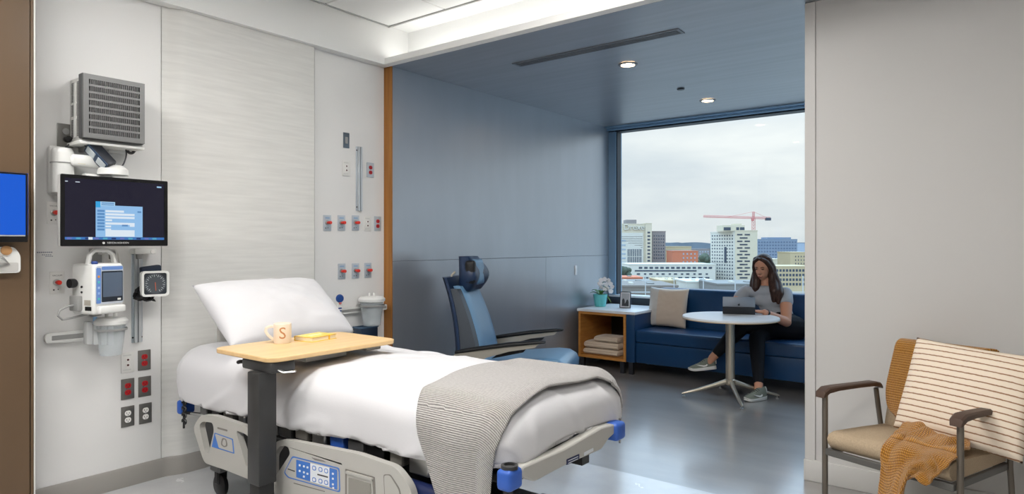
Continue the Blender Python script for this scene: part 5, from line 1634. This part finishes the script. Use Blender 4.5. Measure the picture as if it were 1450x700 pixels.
# face details
M_eye = mat('eye_dark', (38, 26, 22), 0.3); M_lip = mat('lip_rose', (172, 96, 88), 0.45); M_brow = mat('brow_brown', (48, 34, 30), 0.7)
for s in (-1, 1):
    m = MB(); m.ball((0, 0, 0), (.0145, .006, .0042), 12, 8, Matrix.Translation(head_pt(s * .030, .0825, .008) - PB) @ HM); m.build('eye', M_eye, per)
    m = MB(); m.tube([head_pt(s * .013, .089, .026) - PB, head_pt(s * .030, .087, .030) - PB, head_pt(s * .046, .076, .024) - PB], [.0028, .0032, .0018], 8); m.build('eyebrow', M_brow, per)
m = MB(); m.tube([head_pt(-.020, .093, -.066) - PB, head_pt(0, .100, -.063) - PB, head_pt(.020, .093, -.066) - PB], [.003, .0062, .003], 8); m.build('lips', M_lip, per)
# watch
d = (WL - EL).normalized(); c = EL.lerp(WL, .90) - PB
rot = Vector((0, 0, 1)).rotation_difference(d).to_matrix().to_4x4()
m = MB().lathe([(.030, -.011), (.033, -.011), (.033, .011), (.030, .011)], 22, cap0=False, cap1=False)
m.v = [tuple(Matrix.Translation(c) @ rot @ Vector(q)) for q in m.v]; w_ = m.build('watch_strap', M_black, per)
m = MB().box(-.016, .016, -.018, .018, -.005, .006, .003, 2, Matrix.Translation(c + Vector((-.012, -.012, .028)))); m.build('watch_face', M_dark, w_)
# trainers
def shoe(ankle, heel, toe, sole_n):
    x = (toe - heel).normalized(); z = (sole_n - x * sole_n.dot(x)).normalized(); y = z.cross(x)
    L = .262
    Mx = Matrix(((x.x, y.x, z.x, heel.x - PB.x), (x.y, y.y, z.y, heel.y - PB.y), (x.z, y.z, z.z, heel.z - PB.z), (0, 0, 0, 1)))
    def outline(t): return .032 + .014 * math.sin(math.pi * min(1, t * 1.02)) + .004 * t - (.030 * max(0, (t - .82) / .18) ** 2) - .012 * max(0, (.10 - t) / .10) ** 2
    mb = MB(); rg = []
    ts = [0, .03, .08, .16, .26, .38, .5, .62, .74, .84, .92, .97, 1.0]
    for t in ts:
        w = outline(t); lift = .018 * max(0, (t - .75) / .25) ** 2
        h = .034 - .010 * t
        rg.append([(t * L, -w, lift + .004), (t * L, -w * .9, lift), (t * L, w * .9, lift), (t * L, w, lift + .004), (t * L, w * 1.02, lift + h), (t * L, -w * 1.02, lift + h)])
    mb.rings(rg); mb.v = [tuple(Mx @ Vector(q)) for q in mb.v]
    so = mb.build('sole', M_sole, None, angle=50)
    mb = MB(); rg = []
    tops = [.095, .112, .118, .116, .112, .106, .086, .072, .062, .055, .048, .040, .030]
    for t, tp in zip(ts, tops):
        w = outline(t) * .95; lift = .018 * max(0, (t - .75) / .25) ** 2; b0 = lift + .026 - .010 * t
        ring = []
        for k in range(13):
            a = math.pi * k / 12
            ring.append((t * L + .002, -w * math.cos(a) * (1 - .25 * math.sin(a) * (1 - t)), b0 + (tp - b0) * math.sin(a) ** .8))
        rg.append(ring)
    mb.rings(rg); mb.v = [tuple(Mx @ Vector(q)) for q in mb.v]
    up = mb.build('shoe', M_shoe, per, angle=60)
    so.parent = up
    mb = MB().tube([(L * .04, 0, .05), (L * .01, 0, .085), (L * .02, 0, .110)], [.020, .016, .008], 8)
    mb.v = [tuple(Mx @ Vector(q)) for q in mb.v]; mb.build('heel_tab', M_sole, up)
    for s in (-1, 1):
        sw = [(.30, .050), (.36, .038), (.46, .036), (.58, .046), (.72, .062), (.56, .054), (.46, .049), (.38, .050), (.34, .058)]
        mb = MB(); vv = []
        for off in (.0, .004):
            for t, zz in sw: vv.append((t * L, s * (outline(t) * .955 + off - (zz - .03) * .28), zz))
        n = len(sw); fc = [tuple(range(n)), tuple(range(n, 2 * n))] + [(j, (j + 1) % n, n + (j + 1) % n, n + j) for j in range(n)]
        mb.add(vv, fc); mb.v = [tuple(Mx @ Vector(q)) for q in mb.v]; mb.build('side_mark', M_sole, up)
    for k in range(5):
        t = .40 + k * .065; zt = .100 - k * .010
        mb = MB().tube([(t * L, -.026, zt - .010), (t * L + .004, 0, zt + .003), (t * L, .026, zt - .010)], .0032, 6)
        mb.v = [tuple(Mx @ Vector(q)) for q in mb.v]; mb.build('lace', mat('lace_grey', (60, 64, 62), .8), up)
hl = AL + Vector((.030, .025, -.105)); shoe(AL, hl, hl + Vector((-.205, -.120, -.030)), Vector((-.25, -.06, 1)))
hr_ = Vector((-1.800, 6.075, .002)); shoe(AR, hr_, hr_ + Vector((-.105, -.23, .0)), Vector((0, 0, 1)))
# ================================================================== GUEST ARMCHAIR ON THE RIGHT
M_tube = mat('taupe_metal_tube', (112, 104, 94), 0.38, metal=0.5)
M_arm = mat('umber_arm', (84, 66, 56), 0.5, spec=0.4)
M_upl = mat('oatmeal_weave', (182, 162, 136), 0.95, spec=0.1, var=.10, vscale=160, bump=.7, bscale=240)
M_railg = mat('seat_rail_grey', (108, 106, 102), 0.4, metal=0.4)
ac = thing('guest_armchair', 'beige upholstered armchair with brown arms and metal legs at right', 'armchair', (-.385, 3.69, 0), math.radians(-20.5))
# seat
mb = MB(); rg = []
prof = [(-.285, .415), (-.292, .44), (-.280, .462), (-.24, .472), (.0, .458), (.22, .440), (.24, .43), (.24, .385), (-.26, .385)]
for x, s in ((-.275, .90), (-.268, .97), (-.25, 1), (0, 1.0), (.25, 1), (.268, .97), (.275, .90)):
    rg.append([(x, y, (z - .42) * s + .42 + (.006 if abs(x) < .2 else 0)) for y, z in prof])
mb.rings(rg).build('seat', M_upl, ac, angle=60)
mb = MB().box(-.29, .29, -.285, -.262, .352, .384, .004, 1).box(-.29, -.268, -.27, .24, .352, .384, .004, 1).box(.268, .29, -.27, .24, .352, .384, .004, 1).box(-.28, .28, .218, .24, .352, .384, .004, 1)
mb.build('seat_rail', M_railg, ac)
mb = MB(); rg = []
for i in range(9):
    t = i / 8; z = .44 + .42 * t; y = .205 + .105 * t; hw = .275 - .015 * t
    e = .010 if i in (0, 8) else 0
    rg.append([(-hw, y + .02, z), (-hw + .008, y + .002 + e, z), (-hw + .03, y - .008 + e, z), (0, y - .004 + e, z), (hw - .03, y - .008 + e, z), (hw - .008, y + .002 + e, z), (hw, y + .02, z), (hw - .006, y + .05, z), (0, y + .055 - e, z), (-hw + .006, y + .05, z)])
mb.rings(rg).build('backrest', M_upl, ac, angle=60)
for s in (-1, 1):
    x = s * .305
    MB().tube([(x, -.262, .0), (x, -.262, .655)], .0135, 12).build('leg', M_tube, ac)
    MB().tube([(x, .195, .625), (x * .985, .215, .50), (x * .96, .235, .37), (x * .97, .285, .0)], .0125, 12).build('leg', M_tube, ac)
    MB().tube([(x, -.262, .366), (x * .96, -.262, .366)], .010, 8).build('connector', M_tube, ac)
    mb = MB(); rg = []
    for y, z, w_, h_ in ((-.305, .642, .022, .006), (-.298, .654, .026, .014), (-.262, .670, .028, .014), (-.18, .671, .027, .012), (.02, .663, .026, .011), (.16, .656, .026, .012), (.205, .645, .025, .013), (.228, .630, .020, .007)):
        rg.append([(x - w_, y, z - h_), (x - w_, y, z + h_ * .5), (x - w_ * .7, y, z + h_), (x + w_ * .7, y, z + h_), (x + w_, y, z + h_ * .5), (x + w_, y, z - h_), (x, y, z - h_ * 1.1)])
    mb.rings(rg).build('armrest', M_arm, ac, angle=35)
# striped cushion
M_str = bpy.data.materials.new('cream_pinstripe'); M_str.use_nodes = True
nt = M_str.node_tree; b = nt.nodes['Principled BSDF']; b.inputs['Roughness'].default_value = .9; b.inputs['Specular IOR Level'].default_value = .1
atn = nt.nodes.new('ShaderNodeAttribute'); atn.attribute_name = 'cloth'
wv = nt.nodes.new('ShaderNodeTexWave'); wv.wave_type = 'BANDS'; wv.bands_direction = 'Y'; wv.inputs['Scale'].default_value = 11.0; wv.inputs['Distortion'].default_value = .5; wv.inputs['Detail Scale'].default_value = 6
nt.links.new(atn.outputs['Vector'], wv.inputs['Vector'])
cr = nt.nodes.new('ShaderNodeValToRGB'); cr.color_ramp.elements[0].position = .04; cr.color_ramp.elements[0].color = (*lin((158, 118, 88)), 1)
cr.color_ramp.elements[1].position = .14; cr.color_ramp.elements[1].color = (*lin((238, 222, 202)), 1)
nt.links.new(wv.outputs['Fac'], cr.inputs[0]); nt.links.new(cr.outputs[0], b.inputs['Base Color'])
bp = nt.nodes.new('ShaderNodeBump'); bp.inputs['Strength'].default_value = .35; bp.inputs['Distance'].default_value = .003
nt.links.new(wv.outputs['Fac'], bp.inputs['Height']); nt.links.new(bp.outputs[0], b.inputs['Normal'])
MW = Matrix.Translation(ac.location) @ Matrix.Rotation(math.radians(-20.5), 4, 'Z')
cu = cushion(.53, .47, .16, 48, 40, .03, 2.8, .45, 3, .006)
loc2d = [(q[0], q[1]) for q in cu.v]
r8 = math.radians(-3)
xd = Vector((math.cos(r8), 0.02, math.sin(r8))); yd = Vector((-math.sin(r8) * .9, .40, math.cos(r8) * .92))
xd = MW.to_3x3() @ xd; yd = MW.to_3x3() @ yd
oriented(cu, xd, yd)
pos = MW @ Vector((.185, .055, .700))
o = cu.build('striped_cushion', M_str, None, pos, angle=180)
a_ = o.data.attributes.new('cloth', 'FLOAT_VECTOR', 'POINT')
for i, (p_, q_) in enumerate(loc2d): a_.data[i].vector = (p_, q_, 0)
tag(o, 'cream cushion with thin brown stripes propped in the armchair', 'cushion')
# mustard throw: over the back, down the seat, over the front edge
M_mus = bpy.data.materials.new('mustard_chunky_knit'); M_mus.use_nodes = True
nt = M_mus.node_tree; b = nt.nodes['Principled BSDF']; b.inputs['Roughness'].default_value = .95; b.inputs['Specular IOR Level'].default_value = .1; b.inputs['Sheen Weight'].default_value = .4
atn = nt.nodes.new('ShaderNodeAttribute'); atn.attribute_name = 'cloth'
mp = nt.nodes.new('ShaderNodeMapping'); mp.inputs['Scale'].default_value = (1, 1, 1); nt.links.new(atn.outputs['Vector'], mp.inputs[0])
w1 = nt.nodes.new('ShaderNodeTexWave'); w1.bands_direction = 'X'; w1.inputs['Scale'].default_value = 26; w1.inputs['Distortion'].default_value = 1.5; w1.inputs['Detail Scale'].default_value = 8
w2 = nt.nodes.new('ShaderNodeTexWave'); w2.bands_direction = 'Y'; w2.inputs['Scale'].default_value = 32; w2.inputs['Distortion'].default_value = 2.0; w2.inputs['Detail Scale'].default_value = 8
nt.links.new(mp.outputs[0], w1.inputs['Vector']); nt.links.new(mp.outputs[0], w2.inputs['Vector'])
ml = nt.nodes.new('ShaderNodeMath'); ml.operation = 'MULTIPLY'; nt.links.new(w1.outputs['Fac'], ml.inputs[0]); nt.links.new(w2.outputs['Fac'], ml.inputs[1])
ad = nt.nodes.new('ShaderNodeMath'); ad.operation = 'POWER'; ad.inputs[1].default_value = .6; nt.links.new(ml.outputs[0], ad.inputs[0])
cr = nt.nodes.new('ShaderNodeValToRGB'); cr.color_ramp.elements[0].position = .0; cr.color_ramp.elements[0].color = (*lin((150, 94, 22)), 1)
cr.color_ramp.elements[1].position = .75; cr.color_ramp.elements[1].color = (*lin((222, 156, 48)), 1)
nt.links.new(ad.outputs[0], cr.inputs[0]); nt.links.new(cr.outputs[0], b.inputs['Base Color'])
bp = nt.nodes.new('ShaderNodeBump'); bp.inputs['Strength'].default_value = .9; bp.inputs['Distance'].default_value = .006
nt.links.new(ad.outputs[0], bp.inputs['Height']); nt.links.new(bp.outputs[0], b.inputs['Normal'])
# centre line of the throw in the chair's (y, z) plane, with left/right limits in x
path = [(.372, .845, -.235, .20), (.366, .872, -.24, .20), (.345, .884, -.24, .19), (.305, .883, -.24, .17), (.282, .862, -.245, .12), (.272, .82, -.25, .06), (.252, .72, -.262, .02), (.230, .62, -.268, 0), (.208, .53, -.245, .0), (.16, .487, -.17, .06), (.05, .490, -.08, .17), (-.10, .503, -.02, .27), (-.22, .503, .0, .295), (-.292, .480, .01, .285), (-.318, .42, .01, .28), (-.326, .34, .01, .26), (-.330, .26, .01, .24), (-.332, .19, .01, .22)]
cum = [0]
for i in range(1, len(path)): cum.append(cum[-1] + math.hypot(path[i][0] - path[i - 1][0], path[i][1] - path[i - 1][1]))
def at_path(s):
    s *= cum[-1]
    for i in range(1, len(path)):
        if s <= cum[i] + 1e-9:
            t = (s - cum[i - 1]) / (cum[i] - cum[i - 1]); A, B_ = path[i - 1], path[i]
            P0 = path[max(0, i - 2)]; P3 = path[min(len(path) - 1, i + 1)]
            return [.5 * ((2 * A[k]) + (-P0[k] + B_[k]) * t + (2 * P0[k] - 5 * A[k] + 4 * B_[k] - P3[k]) * t * t + (-P0[k] + 3 * A[k] - 3 * B_[k] + P3[k]) * t ** 3) for k in range(4)]
    return list(path[-1])
cl = []
def mus(u, v):
    y, z, xl_, xr_ = at_path(u)
    w = max(0.0, min(1.0, (u * cum[-1] - cum[8]) / .15))          # loose part on the seat
    x = xl_ + (xr_ - xl_) * v
    n = noise.noise(Vector((x * 9, u * 6, 3.1))); n2 = noise.noise(Vector((x * 17 + 4, u * 11, 8.2)))
    fold = (abs(n) * .050 + abs(n2) * .022) * w
    hang = max(0.0, min(1.0, (u * cum[-1] - cum[12]) / .12))
    if hang > 0:
        z = .50 - (.50 - z) * (1 - .62 * max(0, min(1, (v - .40) / .15))) - .012 * math.sin(v * 14) * hang
        y -= fold + .010
        z += fold * .3 * (1 - hang)
    else:
        z += fold * (1.4 if w > 0 else 0)
        y -= .004
    x += .02 * n2 * w
    z = max(z, .12)
    cl.append((u * cum[-1], v * .42))
    return tuple(MW @ Vector((x, y, z)))
m = MB().grid(mus, 110, 50)
o = m.build('mustard_throw', M_mus, None, angle=180, fix=False)
a_ = o.data.attributes.new('cloth', 'FLOAT_VECTOR', 'POINT')
for i, (p_, q_) in enumerate(cl): a_.data[i].vector = (p_, q_, 0)
o = solid_eval(o, [('s', 'SOLIDIFY', {'thickness': .010, 'offset': 0.0})])
P_ = MW @ Vector((0, -.2, .2)); o.data.transform(Matrix.Translation(-P_)); o.location = P_
tag(o, 'mustard chunky knit throw trailing over the back and seat of the armchair', 'blanket')
# ================================================================== THE CITY OUTSIDE
GZ = -34.0
M_bcream = mat('city_cream', (196, 184, 162), 0.8)
M_bwhite = mat('city_white', (194, 189, 178), 0.8)
M_bgrey = mat('city_grey_brick', (132, 124, 122), 0.85)
M_borange = mat('city_orange_brick', (186, 112, 84), 0.85)  # saturation cut: distance haze is painted into this brick colour
M_bblue = mat('city_blue_glass', (118, 130, 146), 0.5)  # blue greyed down, haze put into the colour
M_btan = mat('city_tan', (180, 162, 130), 0.85)  # tan flattened in colour to stand in for haze
M_bwin = mat('city_window', (58, 66, 80), 0.4)
M_bwinl = mat('city_window_pale', (150, 160, 170), 0.4)
M_roofg = mat('city_roof_grey', (124, 121, 117), 0.9)
M_ground = mat('city_ground', (150, 142, 132), 0.95, var=.2, vscale=.02)
M_tree = mat('city_trees', (74, 82, 68), 0.95, var=.25, vscale=.3)
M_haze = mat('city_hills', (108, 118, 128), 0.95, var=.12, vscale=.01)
g_ = MB().box(-4000, 1500, 12, 6000, GZ - 1, GZ).build('ground', M_ground); struct(g_, 'city ground far below the window')
def bldg(name, label, px0, px1, ptop, t, mwall, depth=18.0, pbase=None, turn=0.0):
    """a block whose front runs between two pixel columns at depth t; returns its frame"""
    a, b = on_d(px0, ptop, t), on_d(px1, ptop, t + turn)
    ux = (b - a); ux.z = 0; w = ux.length; ux.normalize()
    top = a.z
    base = GZ if pbase is None else on_d(px0, pbase, t).z
    th = thing(name, label, 'building', (a.x, a.y, base), math.atan2(ux.y, ux.x))
    H = top - base
    MB().box(0, w, 0, depth, 0, H).build('walls', mwall, th)
    MB().box(-.15, w + .15, -.15, depth + .15, H, H + .5).build('parapet', mwall, th)
    return th, w, H, t / FPX
def windows(th, rects, m=M_bwin, name='windows'):
    """rects: x0, x1, z0, z1 on the front face"""
    mb = MB()
    for r in rects: mb.box(r[0], r[1], -.12, .05, r[2], r[3])
    return stuff(mb.build(name, m, th))
def grid_rects(x0, x1, z0, z1, nc, nr, fw=.5, fh=.5):
    cw, rh = (x1 - x0) / nc, (z1 - z0) / nr
    return [(x0 + (i + .5 - fw / 2) * cw, x0 + (i + .5 + fw / 2) * cw, z0 + (j + .5 - fh / 2) * rh, z0 + (j + .5 + fh / 2) * rh) for i in range(nc) for j in range(nr)]
def side_windows(th, x, depth, rects, m=M_bwin):
    mb = MB()
    for r in rects: mb.box(x - .05, x + .12, r[0], r[1], r[2], r[3])
    return stuff(mb.build('side_windows', m, th))
# tall cream block with rooftop lettering
th, w, H, s = bldg('hospital_tower', 'tall cream block with rooftop lettering at the left of the window', 862, 914, 318, 420, M_bcream, 22)
def zof(py, t): return EYE - (py - HORIZON) * t / FPX - GZ
zw = zof(330, 420)
MB().box(.2, w - 1.5, -.5, 0, 0, zw).build('white_facade', M_bwhite, th)
mb = MB()
nstr = 8
x0_, x1_ = (888 - 862) * s, w - 2.5
for i in range(nstr):
    for (pa, pb) in ((353, 363), (364, 374), (375, 386), (387, 398)):
        xx = x0_ + (x1_ - x0_) * (i + .5) / nstr
        mb.box(xx - .28, xx + .28, -.62, -.4, zof(pb, 420), zof(pa, 420))
stuff(mb.build('windows', M_bwin, th))
mb = MB()
for i in range(10):
    zz = zof(340 + i * 6.2, 420)
    mb.box(.4, x0_ - 1.0, -.60, -.4, zz - 1.0, zz)
stuff(mb.build('window_bands', M_bwinl, th))
mb = MB()
for i in range(6):
    mb.box(.4 + i * 4, w - 2, -.60, -.45, zof(335 + i * 3.0, 420) - .25, zof(335 + i * 3.0, 420))
stuff(mb.build('facade_joints', M_roofg, th))
MB().box((888 - 862) * s, (903 - 862) * s, 4, 14, H, zof(311, 420)).build('plant_room', M_bgrey, th)
lt = text_mesh('Drexel', 5.2, .35, 'lettering', M_bwhite, th, Matrix.Translation(((899 - 862) * s, -.45, zof(322.3, 420))) @ Matrix.Rotation(math.radians(90), 4, 'X'))
# stair slab to its right
th, w, H, s = bldg('stair_slab', 'narrow cream slab with a stack of small windows beside the lettered block', 914.2, 923, 317, 419, M_bcream, 16)
windows(th, grid_rects(.5, w - .4, zof(372, 419), zof(327, 419), 1, 9, .55, .45))
th, w, H, s = bldg('brick_block', 'grey brick block right of the lettered cream tower', 923.5, 942.5, 328.5, 430, M_bgrey, 20)
windows(th, grid_rects(.6, w - .6, zof(368, 430), zof(332, 430), 5, 8, .4, .4))
th, w, H, s = bldg('podium_block', 'low grey podium in front of the brick block', 913, 939, 374, 395, M_bwinl, 8)
windows(th, grid_rects(.4, w - .4, H - 6, H - 1, 8, 2, .7, .4))
th, w, H, s = bldg('office_block', 'beige office block behind the orange brick building', 942, 979, 350, 460, M_btan, 18)
windows(th, grid_rects(.8, w - .8, zof(375, 460), zof(352, 460), 12, 3, .5, .5), M_bwinl)
th, w, H, s = bldg('orange_building', 'orange brick building between the towers', 952.5, 988.5, 356.5, 400, M_borange, 16)
windows(th, grid_rects(w * .35, w - .8, zof(374, 400), zof(357, 400), 4, 3, .35, .4), M_bwinl)
# long white low block
th, w, H, s = bldg('long_white_block', 'long low white block with rows of dark windows', 890.5, 1013, 375.5, 330, M_bwhite, 24)
windows(th, [(5 + i * 2.7, 5 + i * 2.7 + 1.7, zof(380.8, 330), zof(378.2, 330)) for i in range(14)] + [(3, 34, zof(384.6, 330), zof(382.8, 330))] + [(4 + i * 3.1 + (i % 2) * .5, 4 + i * 3.1 + 1.6, zof(389.3, 330), zof(387.3, 330)) for i in range(12)]
        + [(1 + i * 3.4, 1 + i * 3.4 + 2.0, zof(394.6, 330), zof(392.5, 330)) for i in range(12)] + [(8, 40, zof(399.6, 330), zof(397.8, 330))])
# white tower, two faces
th, w, H, s = bldg('white_tower', 'tall white apartment tower with balcony windows under the crane', 1006, 1041, 330, 348, M_bwhite, 14, turn=-16)
windows(th, [(r[0], r[1], r[2], r[3]) for r in grid_rects(.6, w - 1.0, zof(404, 348), zof(332, 348), 9, 16, .38, .42)])
MB().box(w * .58, w * .66, -.2, .1, zof(372, 340), zof(350, 340)).build('stair_glazing', M_bwin, th)
th2, w2, H2, s2 = bldg('white_tower_wing', 'bright end wing of the white tower with wide dark balconies', 1041.2, 1072.5, 327.5, 331.6, M_bcream, 13)
windows(th2, [(w2 * a, w2 * b, zof(331.5 + j * 4.7 + 2, 331.6), zof(331.5 + j * 4.7, 331.6)) for j in range(15) for a, b in (((.08, .32), (.42, .66)) if j % 2 == 0 else ((.20, .55),))])
MB().box(-6, w2 * .46, 1, 11, H2, zof(319, 331.6)).build('penthouse', M_bcream, th2)
stuff(MB().box(-5.5, -2, .85, 1.1, H2 + .4, zof(322, 331.6)).box(.8, w2 * .2, .85, 1.1, H2 + .4, zof(322, 331.6)).box(w2 * .24, w2 * .44, .85, 1.1, H2 + .4, zof(322, 331.6)).build('penthouse_glazing', M_bwin, th2))
MB().box(w2 * .1, w2 * .42, 4, 10, zof(319, 331.6), zof(316.5, 331.6)).build('roof_plant', M_bcream, th2)
# the wing belongs to the tower
rel = (Matrix.Translation(th.location) @ Matrix.Rotation(th.rotation_euler.z, 4, 'Z')).inverted() @ (Matrix.Translation(th2.location) @ Matrix.Rotation(th2.rotation_euler.z, 4, 'Z'))
for c_ in list(COL.objects):
    if c_.parent is th2:
        c_.parent = th; c_.matrix_basis = rel
bpy.data.objects.remove(th2)
# blue office slab and far blocks
th, w, H, s = bldg('blue_slab', 'blue grey glass office slab right of the white tower', 1072, 1129, 339.5, 620, M_bblue, 30)
windows(th, grid_rects(.5, w - .5, zof(372, 620), zof(341, 620), 14, 7, .6, .5), mat('city_window_blue', (88, 100, 120), .4))
MB().box(w * .3, w * .9, 5, 20, H, H + 2.2).build('roof_plant', M_bblue, th)
th, w, H, s = bldg('cream_block', 'cream stepped block at the right edge of the window view', 1119, 1146, 358.5, 330, M_btan, 16)
windows(th, grid_rects(2, w - 2, zof(376, 330), zof(361, 330), 4, 3, .3, .4))
th, w, H, s = bldg('tan_factory', 'tan factory building with a grid of windows behind the seated person', 1092, 1150, 378.5, 290, M_btan, 18)
windows(th, grid_rects(.5, w - .3, zof(406, 290), zof(380, 290), 12, 4, .62, .55))
th, w, H, s = bldg('pale_block', 'pale low block left of the tan factory', 1072, 1108, 368, 360, M_bcream, 16)
th, w, H, s = bldg('hill_block', 'small hazy office block behind the orange building', 978, 1005, 353, 700, M_bgrey, 20)
windows(th, grid_rects(.5, w - .5, zof(372, 700), zof(355, 700), 7, 5, .5, .5), M_bwinl)
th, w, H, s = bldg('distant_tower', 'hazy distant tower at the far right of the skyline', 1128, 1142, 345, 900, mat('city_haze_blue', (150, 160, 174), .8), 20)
# near roofs
def roof_block(label, px0, px1, ptop, t, m, depth=25): 
    th, w, H, s = bldg('low_roof_building', label, px0, px1, ptop, t, m, depth)
    MB().box(w * .3, w * .36, 4, 7, H, H + 1.0).build('roof_vent', M_bwhite, th)
    MB().box(w * .6, w * .7, 5, 9, H, H + .8).build('roof_unit', M_roofg, th)
roof_block('low building with an orange parapet at the lower left of the view', 868, 910, 394.5, 255, M_borange, 14)
roof_block('pale flat-roofed shed below the orange parapet', 868, 932, 402, 215, M_roofg, 18)
roof_block('tan flat-roofed building below the long white block', 936, 974, 399, 240, M_btan, 20)
roof_block('white flat-roofed building left of the tower foot', 972, 1020, 400.5, 225, M_bwhite, 18)
roof_block('grey flat-roofed building at the foot of the white tower', 1016, 1100, 404, 205, M_roofg, 20)
roof_block('brownish flat roof nearest the sill at left', 868, 960, 407, 170, mat('city_roof_brown', (118, 109, 102), .9), 20)
# crane
CT = 470.0
cb = on_d(1067, 345, CT)
crn = thing('tower_crane', 'red tower crane standing behind the white tower', 'crane', (cb.x, cb.y, GZ), math.atan2(_r.y, _r.x))
M_crane = mat('crane_red', (196, 120, 116), .7)
k = CT / FPX
zt = zof(300, CT); zj = zof(308.5, CT)
def lattice(mb, p, q, hw, n):
    p, q = Vector(p), Vector(q); d = (q - p).normalized()
    a = d.orthogonal().normalized() * hw; b = d.cross(a).normalized() * hw
    cs = [a + b, a - b, -a - b, -a + b]
    for c in cs: mb.tube([p + c, q + c], .13, 5)
    for i in range(n):
        u, v = p.lerp(q, i / n), p.lerp(q, (i + 1) / n)
        for j in range(4): mb.tube([u + cs[j], v + cs[(j + 1) % 4]], .07, 4)
mb = MB(); lattice(mb, (0, 0, 0), (0, 0, zj), .9, 26); mb.build('mast', M_crane, crn)
mb = MB(); lattice(mb, (0, 0, zj), (0, 0, zt), .6, 5); mb.build('tower_head', M_crane, crn)
mb = MB(); lattice(mb, (0, 0, zj), (-(1067 - 996) * k, 0, zof(306.5, CT)), .55, 30); mb.build('jib', M_crane, crn)
mb = MB(); lattice(mb, (0, 0, zj), ((1091 - 1067) * k, 0, zof(309, CT)), .55, 10); mb.build('counter_jib', M_crane, crn)
MB().box((1084 - 1067) * k, (1091 - 1067) * k, -1.2, 1.2, zof(312.5, CT), zof(308.5, CT)).build('counterweight', M_bwin, crn)
MB().box(-1.3, -.1, -1, 1, zj - 2.4, zj - .4).build('cab', M_crane, crn)
MB().tube([(0, 0, zt), (-(1067 - 1030) * k, 0, zof(307.5, CT))], .10, 4).tube([(0, 0, zt), ((1086 - 1067) * k, 0, zof(308.5, CT))], .10, 4).build('stay_cable', M_crane, crn)
# trees
def tree(label, px, py, t, r):
    c = on_d(px, py, t)
    th = thing('tree', label, 'tree', (c.x, c.y, GZ), 0, 'city trees')
    mb = MB(); random.seed(int(px * 7 + py))
    for i in range(9):
        rr = r * random.uniform(.35, .6)
        mb.ball((random.uniform(-r, r) * .7, random.uniform(-r, r) * .5, c.z - GZ + random.uniform(-r, r) * .5), (rr, rr, rr * .9), 9, 6)
    o = mb.build('crown', M_tree, th)
    MB().tube([(0, 0, 0), (0, 0, c.z - GZ)], .4, 6).build('trunk', mat('trunk', (84, 72, 60), .9), th)
tree('dark round tree at the left edge of the window view', 877, 388, 300, 4.5)
tree('dark tree in front of the lettered tower', 886, 387, 305, 3.6)
tree('bluish tree beside the orange building', 992, 368, 520, 6)
tree('bluish tree left of the white tower', 1001, 371, 500, 6)
tree('tree low between the hazy block and the tower', 984, 374, 480, 5)
# wooded ridge on the horizon
def ridge(name, label, t, ptop, m, amp, seed):
    mb = MB(); n = 160
    A, B_ = on_d(600, ptop, t), on_d(1500, ptop, t)
    up, dn, bk = [], [], []
    for i in range(n + 1):
        p = A.lerp(B_, i / n)
        z = p.z + amp * (noise.noise(Vector((i * .11, seed, 0))) + .5 * noise.noise(Vector((i * .5, seed, 3))))
        dn.append((p.x, p.y, GZ)); up.append((p.x, p.y, z)); q = p + Vector((_f.x, _f.y, 0)) * 300; bk.append((q.x, q.y, GZ))
    mb.rings([dn, up, bk], False, False, closed=False)
    o = mb.build(name, m); struct(o, label)
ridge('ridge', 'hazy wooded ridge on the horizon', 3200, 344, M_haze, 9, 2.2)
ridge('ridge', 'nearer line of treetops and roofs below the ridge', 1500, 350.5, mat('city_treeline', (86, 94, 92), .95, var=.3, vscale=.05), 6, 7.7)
# roof-edge railing outside the glass
rt = 13.0
ra, rb = on_d(868, 412, rt), on_d(1160, 412, rt)
rl = thing('roof_railing', 'thin pale railing posts on the ledge outside the window', 'railing', (ra.x, ra.y, ra.z - 1.0), math.atan2(rb.y - ra.y, rb.x - ra.x))
Lr = (rb.xy - ra.xy).length
for px in (874.5, 914, 954.5, 996, 1041, 1085, 1137):
    p = on_d(px, 400, rt); dx = (p.xy - ra.xy).length
    MB().box(dx - .007, dx + .007, -.007, .007, 0, 1.0 + (412 - 391) * rt / FPX).build('post', mat('railing_pale', (176, 180, 182), .4), rl)
MB().box(-.2, Lr, -.01, .01, 1.0 - .035, 1.0 - .02).build('rail', mat('railing_pale', (176, 180, 182), .4), rl)
MB().box(-.5, Lr + .5, -.25, .25, -.3, .0).build('ledge', M_roofg, rl)
